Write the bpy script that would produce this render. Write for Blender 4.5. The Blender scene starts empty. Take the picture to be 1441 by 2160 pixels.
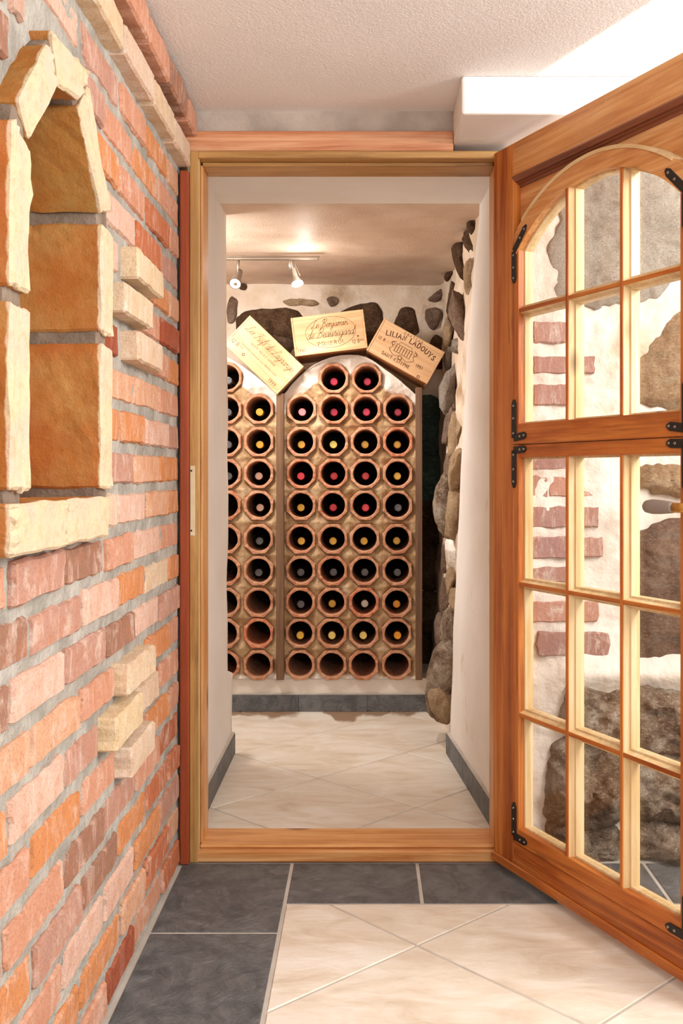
import bpy, bmesh, math, random
from mathutils import Vector, Matrix, noise, geometry

random.seed(7)
SC = bpy.context.scene
COL = SC.collection
# ------------------------------------------------------------------ camera
F, PX, PY, CH = 2170.0, 772.0, 1000.0, 0.935      # focal length and principal point in pixels, eye height
W, H = 1441, 2160
cam_d = bpy.data.cameras.new('camera')
cam_d.sensor_fit = 'VERTICAL'
cam_d.sensor_height = 36.0
cam_d.lens = F * 36.0 / H
cam_d.shift_x = -(PX - W / 2) / H
cam_d.shift_y = -(H / 2 - PY) / H
cam_d.clip_start = 0.02
cam = bpy.data.objects.new('camera', cam_d)
cam.location = (0, 0, CH)
cam.rotation_euler = (math.pi / 2, 0, 0)
COL.objects.link(cam)
SC.camera = cam
# ------------------------------------------------------------------ world, lights, exposure
SC.view_settings.view_transform = 'Standard'
SC.view_settings.look = 'None'
SC.view_settings.gamma = 1.0
SC.view_settings.use_curve_mapping = False
SC.view_settings.exposure = 0.72
SC.cycles.use_denoising = True
SC.cycles.max_bounces = 8
SC.cycles.transparent_max_bounces = 12
wd = bpy.data.worlds.new('world')
SC.world = wd
wd.use_nodes = True
wd.node_tree.nodes['Background'].inputs[0].default_value = (1.0, 0.985, 0.97, 1)
wd.node_tree.nodes['Background'].inputs[1].default_value = 0.62


def light(name, kind, loc, energy, color=(1, .9, .78), aim=None, **kw):
    d = bpy.data.lights.new(name, kind)
    d.energy = energy
    d.color = color
    for k, v in kw.items():
        setattr(d, k, v)
    o = bpy.data.objects.new(name, d)
    o.location = loc
    if aim is not None:
        o.rotation_euler = (Vector(aim) - Vector(loc)).to_track_quat('-Z', 'Y').to_euler()
    COL.objects.link(o)
    return o


# room lamps, a fill light added behind the photographer, and the uplighter behind the open door
light('room_ceiling_light', 'AREA', (0.75, 0.55, 1.78), 5, (1, .985, .965), aim=(0.0, 1.7, 0.5), shape='DISK', size=0.45)
light('room_back_fill', 'AREA', (0.35, -0.5, 1.55), 9.5, (1, .985, .965), aim=(0.2, 2.4, 1.1), shape='DISK', size=0.5)
light('room_wall_uplight', 'SPOT', (0.95, 2.06, 0.90), 22, (1, .98, .95), aim=(0.99, 2.08, 1.85), spot_size=math.radians(74), spot_blend=0.2, shadow_soft_size=0.05)
light('room_side_light', 'AREA', (1.65, 1.0, 1.5), 14, (1, .985, .965), aim=(-0.4, 1.8, 0.95), shape='DISK', size=0.5)
light('room_right_light', 'AREA', (1.35, 1.5, 1.7), 9, (1, .985, .965), aim=(0.6, 2.4, 0.6), shape='DISK', size=0.35)
# cellar: the lit halogen spot and an added unseen fill light behind the passage wall
light('cellar_spot_light', 'SPOT', (-0.25, 3.80, 1.615), 14, (1, .965, .925), aim=(0.12, 3.72, 0.0), spot_size=math.radians(112), spot_blend=0.9, shadow_soft_size=0.03)
light('cellar_spot_backlight', 'POINT', (-0.225, 3.77, 1.690), .5, (1, .95, .88), shadow_soft_size=0.02)
light('cellar_left_fill', 'AREA', (-0.78, 3.45, 1.66), 8, (1, .97, .935), aim=(0.0, 4.0, 0.8), shape='DISK', size=0.25)


# ------------------------------------------------------------------ helpers
def P(px, py, d):
    return Vector(((px - PX) * d / F, d, CH + (PY - py) * d / F))


def lin(c):
    r = []
    for v in c[:3]:
        v /= 255.0
        r.append(v / 12.92 if v <= 0.04045 else ((v + 0.055) / 1.055) ** 2.4)
    return (*r, 1.0)


def nz(x, y, z, s=1.0):
    return noise.noise(Vector((x * s, y * s, z * s)))


def obj(name, verts, faces, mat=None, parent=None, smooth=False, loc=None, rot=None, mats=None, fmat=None):
    me = bpy.data.meshes.new(name)
    me.from_pydata([tuple(v) for v in verts], [], faces)
    if mats:
        for m in mats:
            me.materials.append(m)
        if fmat:
            me.polygons.foreach_set('material_index', fmat)
    elif mat:
        me.materials.append(mat)
    if smooth:
        me.polygons.foreach_set('use_smooth', [True] * len(me.polygons))
    me.update()
    return link(name, me, parent, loc, rot)


def link(name, me, parent=None, loc=None, rot=None, scale=None):
    o = bpy.data.objects.new(name, me)
    COL.objects.link(o)
    if parent:
        o.parent = parent
    if loc is not None:
        o.location = loc
    if rot is not None:
        o.rotation_euler = rot
    if scale is not None:
        o.scale = scale
    return o


def empty(name, loc=(0, 0, 0), rot=(0, 0, 0)):
    o = bpy.data.objects.new(name, None)
    o.empty_display_size = 0.05
    o.location = loc
    o.rotation_euler = rot
    COL.objects.link(o)
    return o


def tag(o, label=None, cat=None, group=None, kind=None):
    if label: o['label'] = label
    if cat: o['category'] = cat
    if group: o['group'] = group
    if kind: o['kind'] = kind
    return o


def bm_obj(name, bm, mat, parent=None, smooth=False, loc=None, rot=None):
    me = bpy.data.meshes.new(name)
    bm.normal_update()
    bm.to_mesh(me)
    bm.free()
    if mat:
        me.materials.append(mat)
    if smooth:
        me.polygons.foreach_set('use_smooth', [True] * len(me.polygons))
    return link(name, me, parent, loc, rot)


def bm_box(bm, x0, x1, y0, y1, z0, z1, bev=0.0, seg=1):
    vs = [bm.verts.new(p) for p in ((x0, y0, z0), (x1, y0, z0), (x1, y1, z0), (x0, y1, z0),
                                    (x0, y0, z1), (x1, y0, z1), (x1, y1, z1), (x0, y1, z1))]
    fs = [bm.faces.new([vs[i] for i in f]) for f in ((3, 2, 1, 0), (4, 5, 6, 7), (0, 1, 5, 4), (1, 2, 6, 5), (2, 3, 7, 6), (3, 0, 4, 7))]
    if bev > 0:
        ed = list({e for f in fs for e in f.edges})
        bmesh.ops.bevel(bm, geom=ed, offset=bev, segments=seg, affect='EDGES', profile=0.5)


def box(name, x0, x1, y0, y1, z0, z1, mat, parent=None, bev=0.002, seg=1):
    """a bevelled box whose origin is the centre of its base"""
    bm = bmesh.new()
    cx, cy = (x0 + x1) / 2, (y0 + y1) / 2
    bm_box(bm, x0 - cx, x1 - cx, y0 - cy, y1 - cy, 0, z1 - z0, bev, seg)
    return bm_obj(name, bm, mat, parent, loc=(cx, cy, z0))


def bm_prism(bm, poly, axis, a0, a1, bev=0.0):
    """poly: list of 2D points; axis 'x','y','z' = extrusion axis"""
    def v3(p, a):
        if axis == 'x': return (a, p[0], p[1])
        if axis == 'y': return (p[0], a, p[1])
        return (p[0], p[1], a)
    lo = [bm.verts.new(v3(p, a0)) for p in poly]
    hi = [bm.verts.new(v3(p, a1)) for p in poly]
    n = len(poly)
    fs = [bm.faces.new(lo[::-1]), bm.faces.new(hi)]
    for i in range(n):
        fs.append(bm.faces.new((lo[i], lo[(i + 1) % n], hi[(i + 1) % n], hi[i])))
    bmesh.ops.recalc_face_normals(bm, faces=fs)
    if bev > 0:
        ed = list({e for f in fs for e in f.edges})
        bmesh.ops.bevel(bm, geom=ed, offset=bev, segments=1, affect='EDGES', profile=0.5)


def bm_tube(bm, p0, p1, r0, r1=None, n=12, caps=True):
    r1 = r0 if r1 is None else r1
    p0, p1 = Vector(p0), Vector(p1)
    q = (p1 - p0).to_track_quat('Z', 'Y')
    a, b = [], []
    for i in range(n):
        t = 2 * math.pi * i / n
        d = q @ Vector((math.cos(t), math.sin(t), 0))
        a.append(bm.verts.new(p0 + d * r0))
        b.append(bm.verts.new(p1 + d * r1))
    for i in range(n):
        bm.faces.new((a[i], a[(i + 1) % n], b[(i + 1) % n], b[i]))
    if caps:
        bm.faces.new(a[::-1])
        bm.faces.new(b)


def lathe(prof, n=20, cap=True):
    """profile (r, y) revolved about the Y axis"""
    vs, fs = [], []
    for r, y in prof:
        for i in range(n):
            t = 2 * math.pi * i / n
            vs.append((r * math.cos(t), y, r * math.sin(t)))
    for j in range(len(prof) - 1):
        for i in range(n):
            a, b = j * n + i, j * n + (i + 1) % n
            fs.append((a, b, b + n, a + n))
    if cap:
        fs.append(tuple(range(n - 1, -1, -1)))
        k = (len(prof) - 1) * n
        fs.append(tuple(range(k, k + n)))
    return vs, fs


def mesh_of(name, vs, fs, mat, smooth=True):
    me = bpy.data.meshes.new(name)
    me.from_pydata([tuple(v) for v in vs], [], fs)
    if mat: me.materials.append(mat)
    if smooth: me.polygons.foreach_set('use_smooth', [True] * len(me.polygons))
    me.update()
    return me


def grid(name, nu, nv, fn, mat, parent=None, smooth=True, keep=None, loc=None):
    vs = [fn(i / nu, j / nv) for j in range(nv + 1) for i in range(nu + 1)]
    fs = []
    for j in range(nv):
        for i in range(nu):
            if keep and not keep((i + .5) / nu, (j + .5) / nv):
                continue
            a = j * (nu + 1) + i
            fs.append((a, a + 1, a + nu + 2, a + nu + 1))
    return obj(name, vs, fs, mat, parent, smooth, loc=loc)


def lerp(a, b, t):
    return a + (b - a) * t


def interp(pts, x):
    if x <= pts[0][0]: return pts[0][1]
    for (x0, y0), (x1, y1) in zip(pts, pts[1:]):
        if x <= x1:
            return y0 + (y1 - y0) * (x - x0) / (x1 - x0)
    return pts[-1][1]


def spline(pts, closed=False, sub=6):
    n = len(pts)
    out = []
    for i in range(n if closed else n - 1):
        if closed:
            p = [Vector(pts[(i + k) % n]) for k in (-1, 0, 1, 2)]
        else:
            p = [Vector(pts[max(0, min(n - 1, i + k))]) for k in (-1, 0, 1, 2)]
        for s in range(sub):
            t = s / sub
            out.append(0.5 * ((2 * p[1]) + (p[2] - p[0]) * t + (2 * p[0] - 5 * p[1] + 4 * p[2] - p[3]) * t * t + (3 * p[1] - p[0] - 3 * p[2] + p[3]) * t ** 3))
    if not closed:
        out.append(Vector(pts[-1]))
    return out


# ------------------------------------------------------------------ materials
class NT:
    def __init__(self, name):
        self.m = bpy.data.materials.new(name)
        self.m.use_nodes = True
        self.t = self.m.node_tree
        self.n = self.t.nodes
        self.b = self.n['Principled BSDF']

    def new(self, t, **kw):
        n = self.n.new(t)
        for k, v in kw.items():
            setattr(n, k, v)
        return n

    def l(self, a, b):
        self.t.links.new(a, b)

    def ramp(self, fac, stops):
        r = self.new('ShaderNodeValToRGB')
        els = r.color_ramp.elements
        while len(els) < len(stops):
            els.new(0.5)
        for e, (p, c) in zip(els, stops):
            e.position = p
            e.color = lin(c) if max(c) > 1 else (*c[:3], 1)
        self.l(fac, r.inputs[0])
        return r.outputs[0]

    def mix(self, fac, a, b, mode='MIX'):
        n = self.new('ShaderNodeMix', data_type='RGBA', blend_type=mode)
        for s, v in ((0, fac), (6, a), (7, b)):
            if hasattr(v, 'is_output'):
                self.l(v, n.inputs[s])
            else:
                n.inputs[s].default_value = v if s == 0 else (lin(v) if max(v) > 1 else (*v[:3], 1))
        return n.outputs[2]

    def coords(self, scale=(1, 1, 1), rnd=True, world=False):
        if world:
            src = self.new('ShaderNodeNewGeometry').outputs['Position']
        else:
            src = self.new('ShaderNodeTexCoord').outputs['Object']
        if rnd and not world:
            oi = self.new('ShaderNodeObjectInfo')
            mu = self.new('ShaderNodeMath', operation='MULTIPLY')
            self.l(oi.outputs['Random'], mu.inputs[0])
            mu.inputs[1].default_value = 43.0
            ad = self.new('ShaderNodeVectorMath', operation='ADD')
            self.l(src, ad.inputs[0])
            self.l(mu.outputs[0], ad.inputs[1])
            src = ad.outputs[0]
        mp = self.new('ShaderNodeMapping')
        mp.inputs['Scale'].default_value = scale
        self.l(src, mp.inputs[0])
        return mp.outputs[0]

    def noise(self, vec, scale, detail=5, rough=.55, dist=0.0):
        n = self.new('ShaderNodeTexNoise')
        n.inputs['Scale'].default_value = scale
        n.inputs['Detail'].default_value = detail
        n.inputs['Roughness'].default_value = rough
        n.inputs['Distortion'].default_value = dist
        self.l(vec, n.inputs['Vector'])
        return n.outputs[0]

    def rnd(self):
        return self.new('ShaderNodeObjectInfo').outputs['Random']

    def bump(self, h, strength, dist, prev=None):
        b = self.new('ShaderNodeBump')
        b.inputs['Strength'].default_value = strength
        b.inputs['Distance'].default_value = dist
        self.l(h, b.inputs['Height'])
        if prev is not None:
            self.l(prev, b.inputs['Normal'])
        return b.outputs[0]

    def done(self, col, rough=.8, normal=None, spec=.3, metal=0.0):
        if hasattr(col, 'is_output'):
            self.l(col, self.b.inputs['Base Color'])
        else:
            self.b.inputs['Base Color'].default_value = lin(col)
        if hasattr(rough, 'is_output'):
            self.l(rough, self.b.inputs['Roughness'])
        else:
            self.b.inputs['Roughness'].default_value = rough
        self.b.inputs['Specular IOR Level'].default_value = spec
        self.b.inputs['Metallic'].default_value = metal
        if normal is not None:
            self.l(normal, self.b.inputs['Normal'])
        return self.m


def m_simple(name, col, rough=.6, spec=.4, metal=0.0):
    return NT(name).done(col, rough, None, spec, metal)


def m_plaster(name, c1, c2, bscale=60, bump=.25, dist=.004, nscale=3, stain=None, rough=.9):
    n = NT(name)
    v = n.coords(world=True)
    f = n.noise(v, nscale, 6)
    col = n.ramp(f, [(.35, c1), (.65, c2)])
    if stain:
        s = n.noise(v, 2.3, 8, .65)
        sf = n.ramp(s, [(.56, (0, 0, 0)), (.68, (1, 1, 1))])
        col = n.mix(sf, col, stain)
    h = n.noise(v, bscale, 4, .6)
    return n.done(col, rough, n.bump(h, bump, dist), .2)


def m_brick(name, stops, streak=(244, 214, 196), sf=.55, spot=(198, 124, 80), lime=.6):
    n = NT(name)
    if stops:
        base = n.ramp(n.rnd(), stops)
    else:
        base = n.new('ShaderNodeObjectInfo').outputs['Color']     # fired colour of the single brick
    v = n.coords((1, 1, 1))
    vs = n.coords((20, 20, 7))
    blot = n.noise(v, 22, 6, .68)
    base = n.mix(n.ramp(blot, [(.47, (0, 0, 0)), (.74, (.55, .55, .55))]), base, spot)
    st = n.noise(vs, 1.6, 6, .7, .8)
    base = n.mix(n.ramp(st, [(.50, (0, 0, 0)), (.72, (sf, sf, sf))]), base, streak)
    lm = n.noise(v, 13, 7, .72)
    base = n.mix(n.ramp(lm, [(.56, (0, 0, 0)), (.68, (lime, lime, lime))]), base, (232, 212, 196))
    gr = n.noise(v, 210, 3, .7)
    base = n.mix(n.ramp(gr, [(.34, (.32, .32, .32)), (.5, (0, 0, 0))]), base, tuple(int(c * .72) for c in spot))
    pit = n.noise(v, 85, 3, .75)
    base = n.mix(n.ramp(pit, [(.25, (.6, .6, .6)), (.33, (0, 0, 0))]), base, (112, 66, 48))
    h = n.bump(n.noise(v, 150, 6, .75), .7, .003)
    h = n.bump(n.noise(v, 38, 6, .7), .7, .007, h)
    return n.done(base, .92, h, .12)


M_BRICK = m_brick('brick_red', None, spot=(196, 120, 78))
M_BRICK_DARK = m_brick('brick_dark_red', [(0, (160, 80, 54)), (1, (184, 104, 74))], sf=.2, spot=(138, 58, 34), lime=.15)
M_BRICK_PALE = m_brick('brick_pale', [(0, (228, 202, 162)), (.5, (222, 192, 168)), (1, (232, 214, 184))], streak=(240, 230, 214), sf=.7, spot=(206, 160, 116))
M_MORTAR = m_plaster('mortar_grey', (150, 144, 134), (184, 178, 168), 60, .9, .010, 14)
M_CEIL = m_plaster('ceiling_white', (236, 231, 228), (242, 238, 235), 170, .7, .004, 2)
M_WHITE = m_plaster('plaster_white', (236, 230, 224), (243, 239, 235), 70, .2, .003, 3)
M_WHITE_STAIN = m_plaster('plaster_white_stained', (232, 222, 212), (242, 235, 228), 60, .25, .004, 3, stain=(206, 176, 142))
M_CELLARCEIL = m_plaster('cellar_ceiling_plaster', (208, 182, 160), (226, 204, 184), 160, .4, .003, 6, rough=.5)
M_ROUGH = m_plaster('plaster_rough', (216, 204, 190), (238, 231, 222), 28, .55, .012, 6, stain=(196, 176, 150))
M_CELLARROUGH = m_plaster('cellar_plaster_rough', (206, 182, 156), (228, 212, 194), 26, .6, .012, 7, stain=(164, 134, 102))
M_CONCRETE = m_plaster('concrete_grey', (168, 154, 142), (196, 183, 170), 120, .6, .004, 9, stain=(150, 134, 120))
def m_infill():
    n = NT('rack_infill')
    v = n.coords(world=True)
    col = n.ramp(n.noise(v, 18, 7, .65), [(.34, (146, 110, 74)), (.52, (180, 148, 110)), (.68, (206, 180, 146))])
    col = n.mix(n.ramp(n.noise(v, 7, 6, .7), [(.54, (0, 0, 0)), (.66, (.6, .6, .6))]), col, (142, 96, 56))
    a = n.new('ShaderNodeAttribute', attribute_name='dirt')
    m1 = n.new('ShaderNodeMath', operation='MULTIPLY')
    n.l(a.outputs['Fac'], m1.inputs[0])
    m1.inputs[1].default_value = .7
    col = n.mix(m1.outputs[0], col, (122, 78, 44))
    a = n.new('ShaderNodeAttribute', attribute_name='white')
    col = n.mix(a.outputs['Fac'], col, (222, 208, 194))
    h = n.bump(n.noise(v, 60, 6, .7), .7, .006)
    return n.done(col, .85, h, .2)


M_INFILL = m_infill()
M_RACKWHITE = m_plaster('rack_plaster', (222, 208, 192), (236, 226, 214), 50, .35, .005, 6)


def m_wood(name, axis, dark, mid, light_, rough=.42, scale=1.0):
    n = NT(name)
    ax = 'xyz'.index(axis)

    def sc(a, b):
        v = [b, b, b]
        v[ax] = a
        return tuple(v)
    g1 = n.noise(n.coords(sc(3.0, 90)), 1.0, 6, .7, .5)          # fine grain
    g2 = n.noise(n.coords(sc(1.1, 17)), 1.0, 5, .65, 1.4)        # growth bands
    col = n.ramp(g2, [(.32, dark), (.48, mid), (.66, light_)])
    col = n.mix(n.ramp(g1, [(.38, (.6, .6, .6)), (.52, (0, 0, 0))]), col, dark)
    col = n.mix(n.ramp(g1, [(.55, (0, 0, 0)), (.72, (.45, .45, .45))]), col, light_)
    vo = n.new('ShaderNodeTexVoronoi')
    vo.inputs['Scale'].default_value = 1.0
    n.l(n.coords(sc(3.4, 7.5)), vo.inputs['Vector'])
    col = n.mix(n.ramp(vo.outputs['Distance'], [(.05, (.85, .85, .85)), (.13, (0, 0, 0))]), col, tuple(int(c * .62) for c in dark))
    big = n.noise(n.coords((4, 4, 4)), 1.0, 4)
    col = n.mix(n.ramp(big, [(.42, (0, 0, 0)), (.7, (.45, .45, .45))]), col, light_)
    fl = n.noise(n.coords(sc(60, 130)), 1.0, 3, .6)
    col = n.mix(n.ramp(fl, [(.73, (0, 0, 0)), (.77, (.6, .6, .6))]), col, tuple(min(255, c + 40) for c in light_))
    return n.done(col, rough, n.bump(g1, .25, .0015), .4)


WOODS = {}


def wood(kind, axis):
    key = (kind, axis)
    if key not in WOODS:
        cols = {'honeylight': ((168, 98, 46), (202, 138, 78), (220, 168, 112)), 'honey': ((128, 60, 18), (180, 96, 34), (206, 130, 60)),
                'pale': ((192, 152, 98), (214, 182, 132), (226, 204, 164)),
                'frame': ((128, 88, 44), (176, 130, 72), (200, 156, 96)),
                'pinkish': ((176, 98, 60), (210, 146, 104), (226, 176, 136)),
                'redbrown': ((126, 52, 26), (150, 66, 34), (166, 80, 44)),
                'mould': ((98, 50, 30), (122, 66, 42), (142, 84, 56)),
                'crate': ((194, 140, 94), (214, 168, 122), (224, 186, 142)),
                'crateside': ((146, 82, 38), (172, 104, 52), (186, 122, 68)),
                'divider': ((84, 56, 36), (106, 74, 50), (126, 92, 64)),
                'sill': ((176, 108, 54), (212, 150, 88), (226, 174, 116))}[kind]
        WOODS[key] = m_wood('wood_%s_%s' % (kind, axis), axis, *cols)
    return WOODS[key]


def m_stone(name, stops, speck, scale=18, rough=.9, sscale=90, spk=.6):
    n = NT(name)
    v = n.coords()
    f = n.noise(v, scale, 12, .74, .4)
    col = n.ramp(f, stops)
    s = n.noise(v, sscale * 1.6, 6, .85)
    col = n.mix(n.ramp(s, [(.36, (spk, spk, spk)), (.52, (0, 0, 0))]), col, speck)
    w = n.noise(n.coords((1, 1, 2.2)), sscale * .8, 8, .8, .6)
    col = n.mix(n.ramp(w, [(.52, (0, 0, 0)), (.7, (.6, .6, .6))]), col, tuple(min(255, int(c * 1.12 + 22)) for c in stops[-1][1]))
    h = n.bump(n.noise(v, 170, 8, .8), .6, .004)
    h = n.bump(n.noise(v, 42, 10, .75), .9, .014, h)
    return n.done(col, rough, h, .15)


M_ROCK = m_stone('stone_rock_face', [(.34, (78, 58, 44)), (.44, (118, 94, 74)), (.54, (164, 142, 120)), (.66, (204, 190, 172))], (84, 64, 48), 11, sscale=110, spk=.7)
M_GRANITE = m_stone('stone_granite', [(.3, (166, 154, 140)), (.5, (192, 181, 166)), (.7, (208, 199, 185))], (112, 98, 86), 10, sscale=160)
M_STONE_TAN = m_stone('stone_tan', [(.3, (142, 112, 84)), (.5, (180, 150, 116)), (.7, (204, 178, 146))], (104, 80, 58), 12, sscale=130)
M_STONE_BROWN = m_stone('stone_brown', [(.3, (92, 70, 56)), (.5, (132, 106, 88)), (.7, (164, 142, 124))], (66, 50, 40), 12, sscale=120)
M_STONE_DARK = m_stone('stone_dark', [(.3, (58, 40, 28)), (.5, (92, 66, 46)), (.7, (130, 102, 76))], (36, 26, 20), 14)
M_STONE_GREEN = m_stone('stone_greenish', [(.3, (48, 56, 50)), (.5, (78, 92, 82)), (.7, (112, 128, 114))], (34, 38, 34), 9)
M_STONE_GREY = m_stone('stone_grey_rough', [(.3, (112, 96, 82)), (.5, (152, 138, 124)), (.7, (190, 180, 168))], (80, 64, 52), 9, sscale=120)


def m_terra():
    n = NT('terracotta')
    base = n.ramp(n.rnd(), [(0, (168, 112, 82)), (.5, (180, 126, 96)), (.85, (174, 110, 78)), (1, (188, 106, 72))])
    v = n.coords()
    f = n.noise(v, 40, 6, .7)
    col = n.mix(n.ramp(f, [(.42, (0, 0, 0)), (.7, (.7, .7, .7))]), base, (222, 176, 140))
    d = n.noise(v, 22, 5, .7)
    col = n.mix(n.ramp(d, [(.3, (.6, .6, .6)), (.42, (0, 0, 0))]), col, (128, 70, 44))
    return n.done(col, .85, n.bump(n.noise(v, 130, 5, .7), .4, .003), .2)


M_TERRA = m_terra()


def m_slate():
    n = NT('tile_slate')
    v = n.coords((1, 1, 1))
    wv = n.noise(v, 9, 6, .6, 2.2)
    col = n.ramp(wv, [(.35, (90, 91, 92)), (.6, (118, 118, 118))])
    sp = n.noise(v, 75, 3, .6)
    col = n.mix(n.ramp(sp, [(.70, (0, 0, 0)), (.76, (.5, .5, .5))]), col, (168, 164, 158))
    sc2 = n.noise(v, 24, 8, .7, 3.0)
    col = n.mix(n.ramp(sc2, [(.56, (0, 0, 0)), (.66, (.55, .55, .55))]), col, (136, 133, 129))
    h = n.bump(n.noise(v, 18, 8, .7, 3.0), .9, .012)
    return n.done(col, .45, h, .4)


def m_beige():
    n = NT('tile_beige')
    v = n.coords((1, 2.2, 1))
    f = n.noise(v, 5, 7, .6, 1.2)
    base = n.ramp(f, [(.32, (204, 186, 164)), (.46, (220, 207, 190)), (.56, (227, 217, 203)), (.7, (235, 228, 218))])
    base = n.mix(n.ramp(n.noise(n.coords((1.2, 5, 1)), 6, 8, .7, 1.6), [(.52, (0, 0, 0)), (.66, (.5, .5, .5))]), base, (210, 192, 168))
    base = n.mix(n.ramp(n.rnd(), [(0, (0, 0, 0)), (1, (.3, .3, .3))]), base, (216, 202, 184))
    h = n.bump(n.noise(v, 14, 6, .6, 1.5), .25, .004)
    # brown patches with a noisy edge along the foot of the rack
    p = n.new('ShaderNodeNewGeometry').outputs['Position']
    sx = n.new('ShaderNodeSeparateXYZ')
    n.l(p, sx.inputs[0])
    e = n.noise(n.coords((1, .25, 1), world=True), 7.0, 3, .5)
    ma = n.new('ShaderNodeMath', operation='MULTIPLY_ADD')
    n.l(e, ma.inputs[0])
    ma.inputs[1].default_value = .6
    n.l(sx.outputs[1], ma.inputs[2])
    st = n.ramp(n_sub(n, ma.outputs[0], 4.27, 25), [(0, (0, 0, 0)), (1, (.9, .9, .9))])
    base = n.mix(st, base, (138, 104, 74))
    return n.done(base, .38, h, .45)


def n_sub(n, val, off, mul):
    a = n.new('ShaderNodeMath', operation='SUBTRACT')
    n.l(val, a.inputs[0])
    a.inputs[1].default_value = off
    b = n.new('ShaderNodeMath', operation='MULTIPLY')
    b.use_clamp = True
    n.l(a.outputs[0], b.inputs[0])
    b.inputs[1].default_value = mul
    return b.outputs[0]


M_SLATE = m_slate()
M_BEIGE = m_beige()
M_GROUT = m_plaster('grout', (178, 168, 156), (196, 188, 178), 120, .3, .002, 8)
M_IRON = m_simple('black_iron', (46, 40, 37), .5, .5, .5)
M_SCREW = m_simple('screw_steel', (150, 138, 124), .4, .5, .9)
M_METAL = m_simple('brushed_metal', (158, 144, 130), .35, .5, .8)
M_BRASS = m_simple('brass', (196, 146, 72), .35, .5, .9)
M_GREYGRIP = m_simple('grey_wood_grip', (138, 124, 116), .6, .4)
M_CREAM = m_plaster('painted_cream', (214, 196, 160), (224, 208, 176), 80, .2, .002, 30)
M_INK = m_simple('ink_brown', (104, 66, 40), .8, .1)
M_INK_DARK = m_simple('ink_dark', (82, 44, 24), .8, .1)
M_BOTTLE = m_simple('bottle_glass_dark', (10, 14, 9), .08, .5)
M_BULB = m_simple('bulb_glass', (214, 204, 190), .15, .6)


def m_emit(name, col, s):
    n = NT(name)
    n.b.inputs['Emission Color'].default_value = lin(col)
    n.b.inputs['Emission Strength'].default_value = s
    return n.done(col, .4)


M_LAMP = m_emit('halogen_lit', (255, 248, 236), 14)


def m_glass():
    m = bpy.data.materials.new('window_glass')
    m.use_nodes = True
    t = m.node_tree
    t.nodes.remove(t.nodes['Principled BSDF'])
    out = t.nodes['Material Output']
    tr = t.nodes.new('ShaderNodeBsdfTransparent')
    tr.inputs[0].default_value = (.97, .97, .96, 1)
    gl = t.nodes.new('ShaderNodeBsdfGlossy')
    gl.inputs['Roughness'].default_value = .02
    fr = t.nodes.new('ShaderNodeFresnel')
    ge = t.nodes.new('ShaderNodeNewGeometry')
    io = t.nodes.new('ShaderNodeMath')
    io.operation = 'MULTIPLY_ADD'            # same reflection seen from either face of the thin sheet
    t.links.new(ge.outputs['Backfacing'], io.inputs[0])
    io.inputs[1].default_value = 1 / 1.45 - 1.45
    io.inputs[2].default_value = 1.45
    t.links.new(io.outputs[0], fr.inputs[0])
    mx = t.nodes.new('ShaderNodeMixShader')
    t.links.new(fr.outputs[0], mx.inputs[0])
    t.links.new(tr.outputs[0], mx.inputs[1])
    t.links.new(gl.outputs[0], mx.inputs[2])
    t.links.new(mx.outputs[0], out.inputs[0])
    return m


M_GLASS = m_glass()
CAPS = {k: m_simple('capsule_' + k, c, .35, .5, .25) for k, c in {
    'yellow': (206, 160, 58), 'gold': (190, 172, 84), 'red': (196, 54, 62), 'crimson': (170, 40, 66), 'pink': (196, 128, 132),
    'grey': (92, 90, 90), 'tan': (176, 140, 122), 'straw': (214, 186, 104), 'white': (196, 190, 172), 'orange': (220, 146, 34)}.items()}

# ------------------------------------------------------------------ SETTING: main room
CZ = 1.815          # room ceiling
WY = 2.496           # wall above the door frame
WX = -0.4520         # mortar plane of the brick wall

ceil = box('ceiling', -0.62, 2.4, -0.6, 2.66, CZ, CZ + .08, M_CEIL, bev=0)
tag(ceil, 'white textured plaster ceiling of the room before the door', kind='structure')
bm = bmesh.new()
bm_box(bm, 0, 2.0, 0, .29, 0, CZ - 1.731, .006, 2)
sof = bm_obj('trim_1', bm, M_WHITE, loc=(0.2117, 2.273, 1.731))
tag(sof, 'white boxed soffit under the ceiling above the open door', kind='structure')
conc = box('wall_rear', -0.455, 0.2155, WY, WY + .11, 1.7625, CZ + .01, M_CONCRETE, bev=.004)
tag(conc, 'grey bare concrete strip above the door frame', kind='structure')

# floor slab and tiles ---------------------------------------------------------
floor = empty('floor')
box('grout_bed', -1.3, 2.4, -0.6, 4.5, -.06, -.002, M_GROUT, floor, bev=0)
tag(floor, 'tiled floor of dark slate border and diagonal beige tiles', kind='structure')


def clip(poly, a, b, c):
    """keep the side a*x+b*y<=c"""
    out = []
    for i, p in enumerate(poly):
        q = poly[(i + 1) % len(poly)]
        dp, dq = a * p[0] + b * p[1] - c, a * q[0] + b * q[1] - c
        if dp <= 0: out.append(p)
        if dp * dq < 0:
            t = dp / (dp - dq)
            out.append((p[0] + (q[0] - p[0]) * t, p[1] + (q[1] - p[1]) * t))
    return out


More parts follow.
